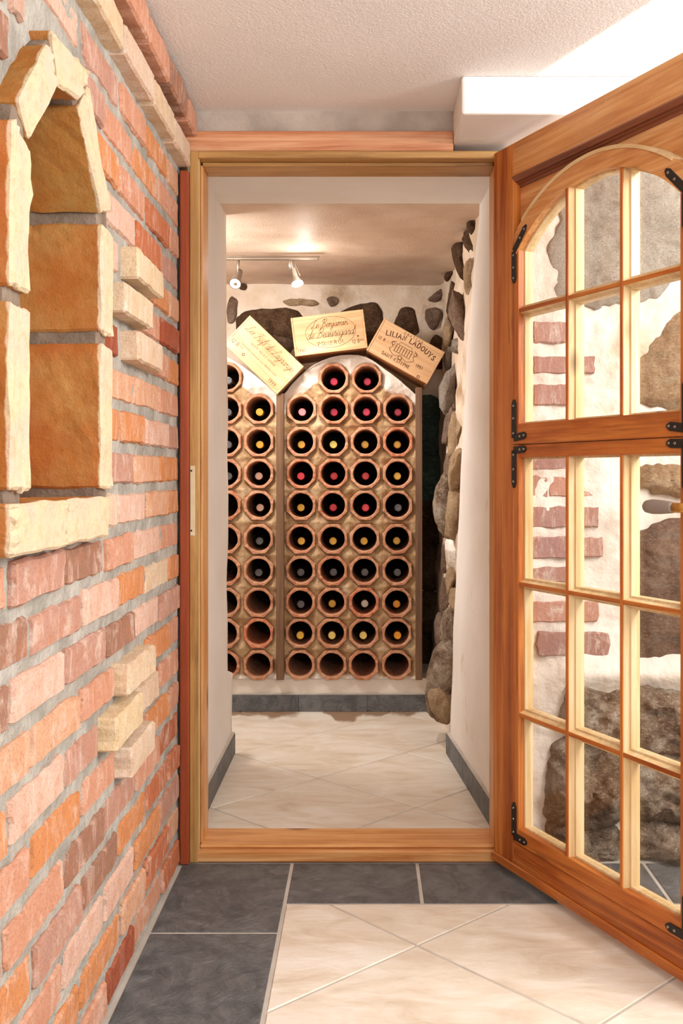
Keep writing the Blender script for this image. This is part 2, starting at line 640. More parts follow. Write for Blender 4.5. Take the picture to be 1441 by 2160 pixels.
def tile(poly, mat, th=.005, name='tile', parent=None, bev=.0015):
    ar = sum(p[0] * q[1] - q[0] * p[1] for p, q in zip(poly, poly[1:] + poly[:1])) / 2
    if abs(ar) < .0004:
        return
    if ar < 0: poly = poly[::-1]
    cx = sum(p[0] for p in poly) / len(poly)
    cy = sum(p[1] for p in poly) / len(poly)
    n = len(poly)
    lo = [(p[0] - cx, p[1] - cy, -th) for p in poly]
    mi = [(p[0] - cx, p[1] - cy, -bev) for p in poly]
    k = 1 - 2 * bev / math.sqrt(abs(ar))
    hi = [((p[0] - cx) * k, (p[1] - cy) * k, 0) for p in poly]
    fs = [tuple(range(2 * n, 3 * n))]
    for s in (0, n):
        for i in range(n):
            j = (i + 1) % n
            fs.append((s + i, s + j, s + n + j, s + n + i))
    return obj(name, lo + mi + hi, fs, mat, parent or floor, loc=(cx, cy, 0))


def diag_tiles(origin, u, v, size, reg, mat, g=.006):
    ox, oy = origin
    x0, x1, y0, y1 = reg
    for i in range(-12, 13):
        for j in range(-12, 13):
            c = [(i * size + g / 2, j * size + g / 2), ((i + 1) * size - g / 2, j * size + g / 2), ((i + 1) * size - g / 2, (j + 1) * size - g / 2), (i * size + g / 2, (j + 1) * size - g / 2)]
            poly = [(ox + a * u[0] + b * v[0], oy + a * u[1] + b * v[1]) for a, b in c]
            for cl in ((-1, 0, -x0), (1, 0, x1), (0, -1, -y0), (0, 1, y1)):
                poly = clip(poly, *cl)
                if len(poly) < 3: break
            if len(poly) >= 3:
                tile(poly, mat)


diag_tiles((.1016, 2.041), (.7325, .681), (-.679, .734), .417, (-.172, 1.7, .9, 2.234), M_BEIGE)
diag_tiles((-.149, 3.165), (.698, .716), (-.725, .689), .402, (-1.0, .40, 2.60, 4.05), M_BEIGE)
g = .004


def rect(x0, x1, y0, y1, mat=M_SLATE):
    tile([(x0 + g, y0 + g), (x1 - g, y0 + g), (x1 - g, y1 - g), (x0 + g, y1 - g)], mat)


for y0, y1 in ((2.098, 2.476), (1.72, 2.098), (1.342, 1.72), (.964, 1.342)):
    rect(-.443, -.177, y0, y1)
for x0, x1 in ((-.177, .123), (.123, .423), (.423, .668), (.668, .968), (.968, 1.27)):
    rect(x0, x1, 2.240, 2.476)

# ------------------------------------------------------------------ left brick wall
wall_l = empty('wall_left')
tag(wall_l, 'red brick wall with grey mortar, a niche and protruding pale bricks', kind='structure')
niche = [(1.283, .90), (1.636, .90), (1.636, 1.346), (1.50, 1.478), (1.40, 1.466), (1.284, 1.346)]


HOLE = [(1.270, .885), (1.646, .885), (1.646, 1.352), (1.516, 1.490), (1.394, 1.480), (1.274, 1.358)]


def inside(poly, x, y):
    c = False
    for (x0, y0), (x1, y1) in zip(poly, poly[1:] + poly[:1]):
        if (y0 > y) != (y1 > y) and x < (x1 - x0) * (y - y0) / (y1 - y0) + x0:
            c = not c
    return c


def mort(u, v):
    d, z = lerp(.5, 2.61, u), v * CZ
    return Vector((WX + .0032 * nz(d * 26, z * 26, 1) + .0018 * nz(d * 75, z * 75, 4) - .002 * abs(nz(d * 9, z * 30, 8)), d, z))


grid('mortar', 300, 250, mort, M_MORTAR, wall_l, True, keep=lambda u, v: not inside(HOLE, lerp(.5, 2.61, u), v * CZ))
nn = len(HOLE)
vs = [(WX - .004, d, z) for d, z in HOLE] + [(WX - .11, d, z) for d, z in HOLE]
obj('niche_lining', vs, [(i, (i + 1) % nn, nn + (i + 1) % nn, nn + i) for i in range(nn)] + [tuple(range(nn, 2 * nn))], M_MORTAR, wall_l)
box('wall_core', WX - .16, WX - .115, .3, 2.61, 0, CZ, M_MORTAR, wall_l, 0)
BH, BP, Z0 = .0560, .0755, .918


def brick_mesh(i, L=.228, hh=BH, dep=.05, mat=M_BRICK):
    rs = random.Random(100 + i)
    us = [0, .014, .08, .18, .3, .42, .54, .66, .78, .9, .986, 1]
    vv = [0, .06, .3, .5, .7, .94, 1]
    nu, nv = len(us), len(vv)
    vs = []
    of = rs.uniform(0, 50)
    for b, v in enumerate(vv):
        for a, u in enumerate(us):
            x = (u - .5) * L
            z = v * hh
            brd = a in (0, nu - 1) or b in (0, nv - 1)
            eu = (abs(u - .5) * 2) ** 6
            ev = (abs(v - .5) * 2) ** 4
            x += nz(of, z * 45, 3) * .009 * eu * (1 if u > .5 else -1) * (1.5 if rs.random() < .1 else 1)
            z += nz(x * 22, of + (9 if v > .5 else 0), 1) * .005 * ev
            y = (.0055 if brd else 0) + nz(x * 25, z * 25, of) * .0018
            corner = (a in (0, nu - 1)) and (b in (0, nv - 1))
            if corner:
                x *= .985
                z = lerp(z, hh / 2, .09)
            vs.append((x, y, z))
    fs = []
    for b in range(nv - 1):
        for a in range(nu - 1):
            k = b * nu + a
            fs.append((k, k + 1, k + nu + 1, k + nu))
    ring = [a for a in range(nu)] + [b * nu + nu - 1 for b in range(1, nv)] + [(nv - 1) * nu + a for a in range(nu - 2, -1, -1)] + [b * nu for b in range(nv - 2, 0, -1)]
    s = len(vs)
    for r in ring:
        x, y, z = vs[r]
        vs.append((x, dep, z))
    n = len(ring)
    for i2 in range(n):
        j = (i2 + 1) % n
        fs.append((ring[j], ring[i2], s + i2, s + j))
    return mesh_of('brick', vs, fs, mat, smooth=False)


BM = {m.name: [brick_mesh(i, mat=m) for i in range(10)] for m in (M_BRICK, M_BRICK_DARK, M_BRICK_PALE)}


def excl(z0, z1):
    """interval of depth taken up by the niche surround between two heights"""
    poly = [(1.205, .832), (1.675, .832), (1.70, 1.36), (1.565, 1.545), (1.36, 1.545), (1.235, 1.40)]
    lo, hi = 9, -9
    for z in (z0 + .012, (z0 + z1) / 2, z1 - .012):
        xs = []
        for (a, za), (b, zb) in zip(poly, poly[1:] + poly[:1]):
            if (za - z) * (zb - z) < 0:
                xs.append(a + (b - a) * (z - za) / (zb - za))
        if xs:
            lo, hi = min(lo, min(xs)), max(hi, max(xs))
    return lo, hi


special = {(-5, 1.829): (2.048, -.418), (-6, 1.729): (1.942, -.418), (-6, 1.955): (2.17, -.436), (-7, 1.84): (2.047, -.418),
           (3, 1.898): (2.119, -.418), (4, 1.804): (2.024, -.418), (5, 1.898): (2.128, -.418)}


def put_brick(d0, d1, k, x, mat, rs):
    me = rs.choice(BM[mat.name])
    L = d1 - d0
    if L < .025: return
    flip = rs.random() < .5
    o = link('brick', me, wall_l, loc=(x + rs.uniform(-.004, .003) * (1 if x < -.44 else .3), (d0 + d1) / 2, Z0 + k * BP + rs.uniform(-.0015, .0015)),
             rot=(rs.uniform(-.03, .03), rs.uniform(-.007, .007), math.pi / 2 + rs.uniform(-.008, .008)), scale=(L / .228, 1, rs.uniform(.96, 1.03)))
    if mat is M_BRICK:
        o.color = lin(rs.choices(PAL, PALW)[0])
    return o


PAL = [(226, 186, 166), (212, 154, 126), (214, 142, 92), (192, 146, 128), (160, 118, 98), (196, 116, 80), (220, 168, 134), (180, 108, 78)]
PALW = [14, 24, 18, 13, 10, 9, 16, 5]
rs = random.Random(5)
for k in range(-12, 12):
    z0 = Z0 + k * BP
    if k >= 10:
        xs = [.86, 1.10, 1.33, 1.56, 1.80, 2.05, 2.285, 2.482] if k == 10 else [.80, 1.02, 1.25, 1.48, 1.71, 1.945, 2.14, 2.36, 2.49]
    elif k % 2 == 0:
        xs = [.80, 1.04, 1.28, 1.523, 1.765, 1.99, 2.235, 2.462]
    else:
        xs = [.89, 1.13, 1.37, 1.62, 1.865, 2.09, 2.335, 2.462]
    xs = [xs[0]] + [x + rs.uniform(-.012, .012) for x in xs[1:-1]] + [xs[-1]]
    iv = [(a + .0095, b - .0095) for a, b in zip(xs, xs[1:])]
    if -11 <= k and z0 + BH > .83 and z0 < 1.545:
        lo, hi = excl(z0, z0 + BH)
        if hi > lo:
            out = []
            for a, b in iv:
                if b <= lo or a >= hi: out.append((a, b))
                else:
                    if a < lo - .03: out.append((a, lo - .008))
                    if b > hi + .03: out.append((hi + .008, b))
            iv = out
    for (kk, sd0), (sd1, sx) in special.items():
        if kk == k:
            out = []
            for a, b in iv:
                if b <= sd0 or a >= sd1: out.append((a, b))
                else:
                    if a < sd0 - .035: out.append((a, sd0 - .01))
                    if b > sd1 + .035: out.append((sd1 + .01, b))
            iv = out
            put_brick(sd0, sd1, k, sx, M_BRICK_PALE, rs)
    for a, b in iv:
        if k == 11: put_brick(a, b, k, -.406, M_BRICK, rs)
        elif k == 10: put_brick(a, b, k, -.421, M_BRICK_PALE, rs)
        else:
            m = M_BRICK_PALE if rs.random() < .035 else (M_BRICK_DARK if rs.random() < .02 else M_BRICK)
            put_brick(a, b, k, -.4455, m, rs)


def niche_brick(poly, x0, x1, mat, seed, name='niche_brick'):
    bm = bmesh.new()
    cy = sum(p[0] for p in poly) / len(poly)
    cz = sum(p[1] for p in poly) / len(poly)
    bm_prism(bm, [(p[0] - cy, p[1] - cz) for p in poly], 'x', x0, x1, 0)
    bmesh.ops.subdivide_edges(bm, edges=bm.edges[:], cuts=9, use_grid_fill=True)
    for v in bm.verts:
        c = v.co
        n3 = Vector((nz(c.x * 18, c.y * 18, c.z * 18 + seed), nz(c.x * 18 + 7, c.y * 18, c.z * 18 + seed), nz(c.x * 18, c.y * 18 + 5, c.z * 18 + seed)))
        n4 = Vector((nz(c.x * 60, c.y * 60, c.z * 60 + seed), nz(c.x * 60 + 7, c.y * 60, c.z * 60 + seed), nz(c.x * 60, c.y * 60 + 5, c.z * 60 + seed)))
        v.co = c + n3 * .0032 + n4 * .0018
    bmesh.ops.bevel(bm, geom=[e for e in bm.edges if e.calc_face_angle(0) > 1.05], offset=.004, segments=1, affect='EDGES')
    o = bm_obj(name, bm, mat, wall_l, loc=(0, cy, cz))
    return o


def nmat():
    """pale chalky faces towards the room, ochre body on the sides"""
    n = NT('niche_brick')
    base = n.ramp(n.rnd(), [(0, (196, 116, 54)), (.35, (180, 124, 62)), (.6, (172, 112, 56)), (.8, (194, 106, 56)), (1, (184, 130, 76))])
    base = n.mix(n.ramp(n.noise(n.coords(), 7, 4), [(.4, (0, 0, 0)), (.7, (.9, .9, .9))]), base, (196, 154, 92))
    v = n.coords()
    base = n.mix(n.ramp(n.noise(v, 26, 6, .7), [(.4, (0, 0, 0)), (.72, (.8, .8, .8))]), base, (176, 104, 42))
    base = n.mix(n.ramp(n.noise(v, 120, 4, .7), [(.28, (.9, .9, .9)), (.35, (0, 0, 0))]), base, (150, 74, 34))
    g_ = n.new('ShaderNodeNewGeometry')
    sx = n.new('ShaderNodeSeparateXYZ')
    n.l(n.new('ShaderNodeNewGeometry').outputs['Position'], sx.inputs[0])
    face = n.mix(n.ramp(n.noise(v, 18, 5), [(.4, (0, 0, 0)), (.7, (1, 1, 1))]), (228, 206, 168), (226, 198, 176))
    face = n.mix(n.ramp(n.noise(v, 60, 6, .75), [(.5, (0, 0, 0)), (.72, (.6, .6, .6))]), face, (208, 160, 112))
    e = n.noise(v, 30, 4)
    ma = n.new('ShaderNodeMath', operation='MULTIPLY_ADD')
    n.l(e, ma.inputs[0])
    ma.inputs[1].default_value = .014
    n.l(sx.outputs[0], ma.inputs[2])
    col = n.mix(n.ramp(n_sub(n, ma.outputs[0], -.4195, 400), [(0, (0, 0, 0)), (1, (1, 1, 1))]), base, face)
    h = n.bump(n.noise(v, 130, 6, .75), .8, .004)
    h = n.bump(n.noise(v, 30, 6, .7), .6, .008, h)
    return n.done(col, .92, h, .12)


M_NICHE = nmat()
NB = -.418
for i, (poly, xb) in enumerate((
        ([(1.636, .913), (1.70, .913), (1.70, 1.142), (1.636, 1.142)], -.58),
        ([(1.636, 1.161), (1.70, 1.161), (1.70, 1.332), (1.634, 1.332)], -.58),
        ([(1.636, 1.352), (1.695, 1.365), (1.552, 1.523), (1.508, 1.470)], -.58),
        ([(1.377, 1.531), (1.558, 1.540), (1.503, 1.482), (1.409, 1.468)], -.58),
        ([(1.356, 1.502), (1.398, 1.463), (1.288, 1.352), (1.2485, 1.390)], -.58),
        ([(1.215, 1.158), (1.283, 1.158), (1.283, 1.34), (1.222, 1.36)], -.58),
        ([(1.215, .915), (1.283, .915), (1.283, 1.138), (1.215, 1.138)], -.58))):
    niche_brick(poly, xb, NB, M_NICHE, i * 3.1)
for i, (a, b) in enumerate(((1.211, 1.443), (1.449, 1.668))):
    niche_brick([(a, .836), (b, .834), (b, .898), (a, .900)], -.58, -.416, M_NICHE, 40 + i * 4, 'sill_brick')

M_JOINT = m_plaster('mortar_brown', (112, 94, 80), (146, 128, 112), 70, .8, .006, 12)
for i, poly in enumerate(([(1.641, 1.130), (1.70, 1.130), (1.70, 1.172), (1.641, 1.172)], [(1.641, 1.322), (1.70, 1.322), (1.70, 1.372), (1.641, 1.362)],
                          [(1.505, 1.488), (1.545, 1.53), (1.56, 1.515), (1.522, 1.472)], [(1.222, 1.128), (1.278, 1.128), (1.278, 1.168), (1.222, 1.168)],
                          [(1.228, 1.33), (1.278, 1.33), (1.292, 1.362), (1.255, 1.39)], [(1.352, 1.49), (1.392, 1.468), (1.416, 1.475), (1.385, 1.522)],
                          [(1.222, .892), (1.278, .892), (1.278, .922), (1.222, .922)], [(1.641, .892), (1.70, .892), (1.70, .925), (1.641, .925)], [(1.436, .842), (1.456, .842), (1.456, .893), (1.436, .893)])):
    niche_brick(poly, -.585, -.428 if i < 8 else -.423, M_JOINT, 70 + i * 2.3, 'niche_joint')

# ------------------------------------------------------------------ door frame
fr = empty('trim_2', (-.05, 2.54, 0))
tag(fr, 'old pine door frame with worn threshold around the passage', kind='structure')


def fpart(name, x0, x1, y0, y1, z0, z1, mat, bev=.0015, par=None):
    o = box(name, x0, x1, y0, y1, z0, z1, mat, None, bev)
    o.parent = par or fr
    o.location = o.location - Vector((-.05, 2.54, 0))
    return o


fpart('jamb', -.424, -.4036, 2.474, 2.60, .0, 1.7125, wood('frame', 'z'))
fpart('jamb_stop', -.4036, -.3985, 2.512, 2.60, .03, 1.689, wood('sill', 'z'), .001)
fpart('jamb_bead', -.4036, -.4015, 2.478, 2.484, .03, 1.695, wood('pale', 'z'), .0008)
fpart('cover_strip', -.446, -.424, 2.458, 2.50, .0, 1.662, wood('redbrown', 'z'), .003)
fpart('jamb', .318, .345, 2.474, 2.60, .0, 1.7125, wood('frame', 'z'))
fpart('jamb_stop', .312, .318, 2.512, 2.60, .03, 1.689, wood('sill', 'z'), .001)
fpart('header', -.4036, .318, 2.474, 2.60, 1.695, 1.7125, wood('frame', 'x'))
fpart('header_stop', -.3985, .312, 2.508, 2.60, 1.686, 1.695, wood('frame', 'x'), .0015)
fpart('lintel_board', -.453, .2110, 2.480, 2.495, 1.7135, 1.7625, wood('pinkish', 'x'), .002)
fpart('threshold_base', -.424, .345, 2.4745, 2.60, .0005, .028, wood('honeylight', 'x'), .003)
fpart('threshold_board', -.4036, .318, 2.49, 2.612, .028, .037, wood('sill', 'x'), .004)
bm = bmesh.new()
bm_box(bm, -.0058, .0058, -.001, .001, 0, .168, .0004)
sp = bm_obj('strike_plate', bm, M_CREAM, fr)
sp.location = Vector((-.4165, 2.4732, .787)) - Vector((-.05, 2.54, 0))
for z in (.012, .156):
    bm = bmesh.new()
    bm_tube(bm, (-.003, -.0009, z), (-.003, -.0015, z), .0024, n=10)
    bm_obj('screw', bm, M_IRON, sp)

# ------------------------------------------------------------------ passage
plan = empty('wall_passage_left')
tag(plan, 'white plastered left wall of the short passage', kind='structure')


def rough(p, a=.003, s=9):
    return p + Vector((nz(p.x * s, p.y * s, p.z * s) * a, 0, 0))


zs = [0, .30, .302, 1.80]


def wl(u, v):
    z = v * 1.80
    yb = 3.44 if z < .30 else (3.325 - .02 * nz(z * 3, 0, 5))
    y = lerp(2.6, yb, min(u / .8, 1))
    x = -.447 - .006 * max(0, z - .9)
    if u > .8: x -= (u - .8) / .2 * .6
    return rough(Vector((x, y, z)), .004, 6)


grid('plaster', 20, 60, wl, M_WHITE, plan)
box('plaster_ledge', -.60, -.462, 3.30, 3.436, .288, .300, M_CONCRETE, plan)
prn = empty('wall_passage_right')
tag(prn, 'white plastered right wall of the short passage with brown stain', kind='structure')
edge = [(-.6, .279), (0.0, .2775), (.38, .287), (.935, .306), (1.37, .319), (1.715, .351), (1.9, .356)]
edged = [(0.0, 3.44), (.38, 3.40), (.935, 3.32), (1.37, 3.25), (1.715, 3.2), (1.9, 3.18)]


def wr(u, v):
    z = v * 1.80
    xe, ye = interp(edge, z), interp(edged, z)
    uu = min(u / .8, 1)
    y = lerp(2.6, ye, uu)
    x = lerp(.348 + .008 * z, xe, uu)
    if u > .75:
        x += (max(0, u - .8) / .2) * .5 - 0.0
    return rough(Vector((x, y, z)), .004, 6)


grid('plaster', 24, 60, wr, M_WHITE_STAIN, prn)
lint = box('ceiling_passage', -.62, .62, 2.602, 3.175, 1.768, 1.90, M_WHITE, bev=.008, seg=2)
tag(lint, 'white plastered underside of the passage behind the door frame', kind='structure')


def skirting(name, label, pts, h, t, mat, joints):
    """row of skirting tiles along a floor line; pts = (x0,y0),(x1,y1); the room is on the left of the line"""
    (x0, y0), (x1, y1) = pts
    L = math.hypot(x1 - x0, y1 - y0)
    e = empty(name, (x0, y0, 0), (0, 0, math.atan2(y1 - y0, x1 - x0)))
    tag(e, label, kind='structure')
    for a, b in zip(joints, joints[1:]):
        bm = bmesh.new()
        bm_box(bm, a * L + .001, b * L - .001, 0, t, 0, h, .0012)
        bm_obj('skirting_tile', bm, mat, e)
    bm = bmesh.new()
    bm_box(bm, 0, L, -.004, t - .002, h, h + .006, .001)
    bm_obj('grout_cap', bm, M_GROUT, e)
    return e


skirting('baseboard_left', 'dark slate skirting along the left passage wall', ((-.4485, 3.447), (-.4485, 2.615)), .066, .011, M_SLATE, (0, .12, .46, .80, 1))
skirting('baseboard_right', 'dark slate skirting along the right passage wall', ((.3495, 2.615), (.2785, 3.447)), .066, .011, M_SLATE, (0, .30, .62, .9, 1))

# ------------------------------------------------------------------ cellar shell
CY = 4.41
cc = grid('ceiling_cellar', 40, 40, lambda u, v: Vector((lerp(-1.3, .75, u), lerp(3.12, CY + .06, v), lerp(1.779, 1.744, v) + .006 * nz(u * 6, v * 6, 2))), M_CELLARCEIL)
tag(cc, 'low tan plaster ceiling of the wine cellar', kind='structure')
wlc = box('wall_cellar_left', -1.36, -1.28, 3.2, 4.5, 0, 1.85, M_CELLARROUGH, bev=0)
tag(wlc, 'plastered left wall of the wine cellar', kind='structure')
wbc = empty('wall_cellar_back')
tag(wbc, 'rough plaster cellar wall with dark fieldstones behind the crates', kind='structure')
grid('plaster', 90, 80, lambda u, v: Vector((lerp(-1.3, .75, u), CY + .018 * nz(u * 9, v * 9, 1) + .008 * nz(u * 30, v * 30, 4), v * 1.80)), M_CELLARROUGH, wbc)
wrc = empty('wall_cellar_right')
tag(wrc, 'rubble fieldstone wall on the right of the wine cellar', kind='structure')


def wrcf(u, v):
    y, z = lerp(3.2, 4.46, u), v * 1.80
    x = lerp(.366, .330, u) - .055 * (1 - v) ** 1.5
    x += .028 * nz(y * 5, z * 5, 3) + .012 * nz(y * 16, z * 16, 8)
    return Vector((x, y, z))


grid('plaster', 60, 90, wrcf, M_CELLARROUGH, wrc)


def stone(outline, d, bulge, mat, parent, seed, name='stone', power=2.6, amp=.006, sub=5, rings=8):
    pts = spline(outline, True, sub)
    w = [P(p[0], p[1], d) for p in pts]
    w = [p + Vector((nz(p.x * 14, p.z * 14, seed) * .018 + nz(p.x * 45, p.z * 45, seed) * .009, 0, nz(p.x * 14, p.z * 14, seed + 5) * .018 + nz(p.x * 45, p.z * 45, seed + 5) * .009)) * min(1, len(pts) / 60) for p in w]
    cx = sum(p.x for p in w) / len(w)
    cz = sum(p.z for p in w) / len(w)
    n = len(w)
    vs, fs = [], []
    rr = [1.0] + [1 - (i / rings) ** 1.3 for i in range(0, rings)]
    for j, r in enumerate(rr):
        for p in w:
            x, z = (p.x - cx) * r, (p.z - cz) * r
            if j == 0:
                y = .03
            else:
                y = -bulge * (1 - r ** power) + (.004 if j == 1 else 0)
                k = amp * (1 - r ** 6)
                y += -k * 4 * abs(nz(x * 7, z * 7, seed + 9)) + (nz(x * 14, z * 14, seed) * k * 2.2 + nz(x * 45, z * 45, seed + 3) * k + nz(x * 110, z * 110, seed) * k * .35)
                x += nz(x * 30 + 3, z * 30, seed) * .003
                z += nz(x * 30, z * 30 + 8, seed) * .003
            vs.append((x, y, z))
    m = len(rr)
    for j in range(m - 1):
        for i in range(n):
            a, b = j * n + i, j * n + (i + 1) % n
            fs.append((a, b, b + n, a + n))
    vs.append((0, -bulge, 0))
    c = len(vs) - 1
    k = (m - 1) * n
    for i in range(n):
        fs.append((k + i, k + (i + 1) % n, c))
    return obj(name, vs, fs, mat, parent, True, loc=(cx, d, cz))


def boulder(px, py, w, h, d, ry, mat, parent, seed, tilt=0, name='stone', amp=.2):
    bm = bmesh.new()
    bmesh.ops.create_icosphere(bm, subdivisions=4, radius=1)
    rx, rz = w * d / F / 2, h * d / F / 2
    rf = random.Random(int(seed * 10))
    cuts = [(Vector((rf.uniform(-1, 1), rf.uniform(-1, 1), rf.uniform(-1, 1))).normalized(), rf.uniform(.55, .9)) for _ in range(12)]
    for v in bm.verts:
        c = v.co.copy()
        for nn_, hh_ in cuts:
            q = c.dot(nn_)
            if q > hh_: c -= nn_ * (q - hh_)
        # slightly squared lumps with chipped surface
        m_ = max(abs(c.x), abs(c.y), abs(c.z))
        c = c.lerp(c / m_, .22)
        f = 1 + amp * nz(c.x * 1.1, c.y * 1.1, c.z * 1.1 + seed) + .10 * nz(c.x * 3, c.y * 3, c.z * 3 + seed) + .04 * nz(c.x * 8, c.y * 8, c.z * 8 + seed)
        v.co = Vector((c.x * rx * f, c.y * ry * f, c.z * rz * f))
    return bm_obj(name, bm, mat, parent, True, loc=P(px, py, d), rot=(0, math.radians(tilt), 0))


# stones set in the back wall of the cellar
for i, (ol, b, m) in enumerate((
        ([(498, 690), (502, 664), (540, 652), (600, 650), (645, 660), (650, 690), (630, 735), (560, 740), (510, 720)], .012, M_STONE_DARK),
        ([(552, 730), (575, 702), (612, 706), (628, 730), (600, 752), (565, 748)], .015, M_STONE_BROWN),
        ([(716, 668), (745, 645), (790, 638), (806, 660), (812, 705), (780, 735), (735, 712)], .015, M_STONE_DARK),
        ([(832, 690), (838, 660), (856, 648), (880, 656), (885, 700), (870, 730), (842, 726)], .018, M_STONE_DARK),
        ([(896, 662), (908, 648), (930, 650), (932, 676), (914, 696), (900, 684)], .018, M_STONE_BROWN),
        ([(598, 634), (620, 629), (655, 632), (672, 641), (650, 646), (612, 644)], .006, M_STONE_TAN),
        ([(688, 630), (700, 624), (714, 630), (712, 641), (698, 646)], .008, M_STONE_BROWN),
        ([(478, 640), (490, 624), (502, 640), (500, 670), (482, 680)], .014, M_STONE_BROWN),
        ([(504, 600), (512, 596), (521, 602), (518, 612), (506, 611)], .01, M_STONE_DARK),
        ([(905, 628), (925, 612), (943, 604), (942, 622), (920, 636)], .01, M_STONE_BROWN),
        ([(905, 725), (925, 705), (945, 730), (940, 770), (912, 775)], .02, M_STONE_DARK))):
    stone(ol, CY - .006, b, m, wbc, i * 5.3)
for i, (ol, b, m) in enumerate((
        ([(878, 860), (895, 830), (930, 845), (940, 900), (925, 960), (885, 950)], .03, M_STONE_GREEN),
        ([(880, 965), (910, 955), (938, 975), (935, 1040), (890, 1055)], .025, M_STONE_GREEN),
        ([(880, 1068), (915, 1055), (940, 1080), (938, 1140), (885, 1150)], .03, M_STONE_DARK),
        ([(882, 1160), (920, 1150), (938, 1170), (930, 1240), (888, 1240)], .03, M_STONE_DARK),
        ([(882, 1255), (920, 1250), (940, 1290), (925, 1340), (885, 1330)], .03, M_STONE_DARK),
        ([(884, 1345), (925, 1350), (935, 1400), (885, 1410)], .03, M_STONE_DARK))):
    stone(ol, CY - .01, b, m, wbc, 60 + i * 5.3)
# rubble of the right cellar wall
for i, (px, py, w, h, d, ry, m, t) in enumerate((
        (996, 472, 22, 34, 3.42, .05, M_STONE_DARK, -20),
        (998, 506, 46, 50, 3.50, .06, M_STONE_DARK, 35),
        (972, 536, 32, 92, 3.72, .07, M_STONE_DARK, -14),
        (992, 576, 28, 66, 3.52, .07, M_STONE_TAN, 4),
        (944, 580, 15, 22, 4.20, .05, M_STONE_DARK, 20),
        (951, 645, 22, 74, 4.0, .06, M_STONE_DARK, 0),
        (977, 672, 44, 106, 3.68, .07, M_STONE_BROWN, -26),
        (942, 706, 18, 60, 4.1, .05, M_STONE_TAN, 8),
        (962, 728, 26, 26, 3.85, .05, M_STONE_GREY, 0),
        (943, 757, 16, 40, 4.05, .05, M_STONE_GREY, 0),
        (943, 820, 30, 84, 3.95, .07, M_STONE_GREY, 6),
        (956, 880, 20, 50, 3.85, .06, M_STONE_BROWN, -6),
        (940, 905, 18, 60, 4.05, .06, M_STONE_BROWN, 8),
        (962, 920, 30, 90, 3.70, .07, M_STONE_TAN, 4),
        (960, 994, 30, 76, 3.62, .06, M_STONE_TAN, 0),
        (944, 985, 16, 60, 3.95, .06, M_STONE_BROWN, 0),
        (938, 1072, 40, 110, 3.82, .09, M_ROCK, 0),
        (960, 1085, 36, 110, 3.62, .07, M_STONE_TAN, 8),
        (953, 1165, 26, 56, 3.72, .06, M_ROUGH, 0),
        (938, 1180, 20, 50, 3.98, .06, M_STONE_BROWN, 0),
        (950, 1226, 22, 54, 3.72, .06, M_STONE_TAN, 0),
        (938, 1256, 22, 66, 3.95, .07, M_STONE_BROWN, 10),
        (955, 1270, 18, 50, 3.62, .06, M_STONE_TAN, 0),
        (947, 1335, 36, 92, 3.66, .08, M_ROCK, 0),
        (928, 1330, 22, 60, 3.98, .08, M_STONE_BROWN, 0),
        (934, 1436, 58, 140, 3.64, .10, M_ROCK, 6),
        (926, 1486, 46, 64, 3.56, .07, M_STONE_TAN, -24))):
    boulder(px + 3, py, w * 1.3, h * 1.28, d, ry, m, wrc, 11 + i * 2.7, t)

# ------------------------------------------------------------------ stone wall beside the open door
wst = empty('wall_right')
tag(wst, 'white rendered fieldstone and brick wall behind the glazed door', kind='structure')
SY = 2.53


def wstf(u, v):
    x, z = lerp(.345, 1.7, u), v * 1.78
    y = SY + .014 * nz(x * 6, z * 6, 1) + .006 * nz(x * 22, z * 22, 7) + .003 * nz(x * 60, z * 60, 2)
    # a plaster ledge above the big boulders
    y -= .035 * math.exp(-((z - .45) / .035) ** 2) * min(1, max(0, (x - .47) / .06))
    return Vector((x, y, z))


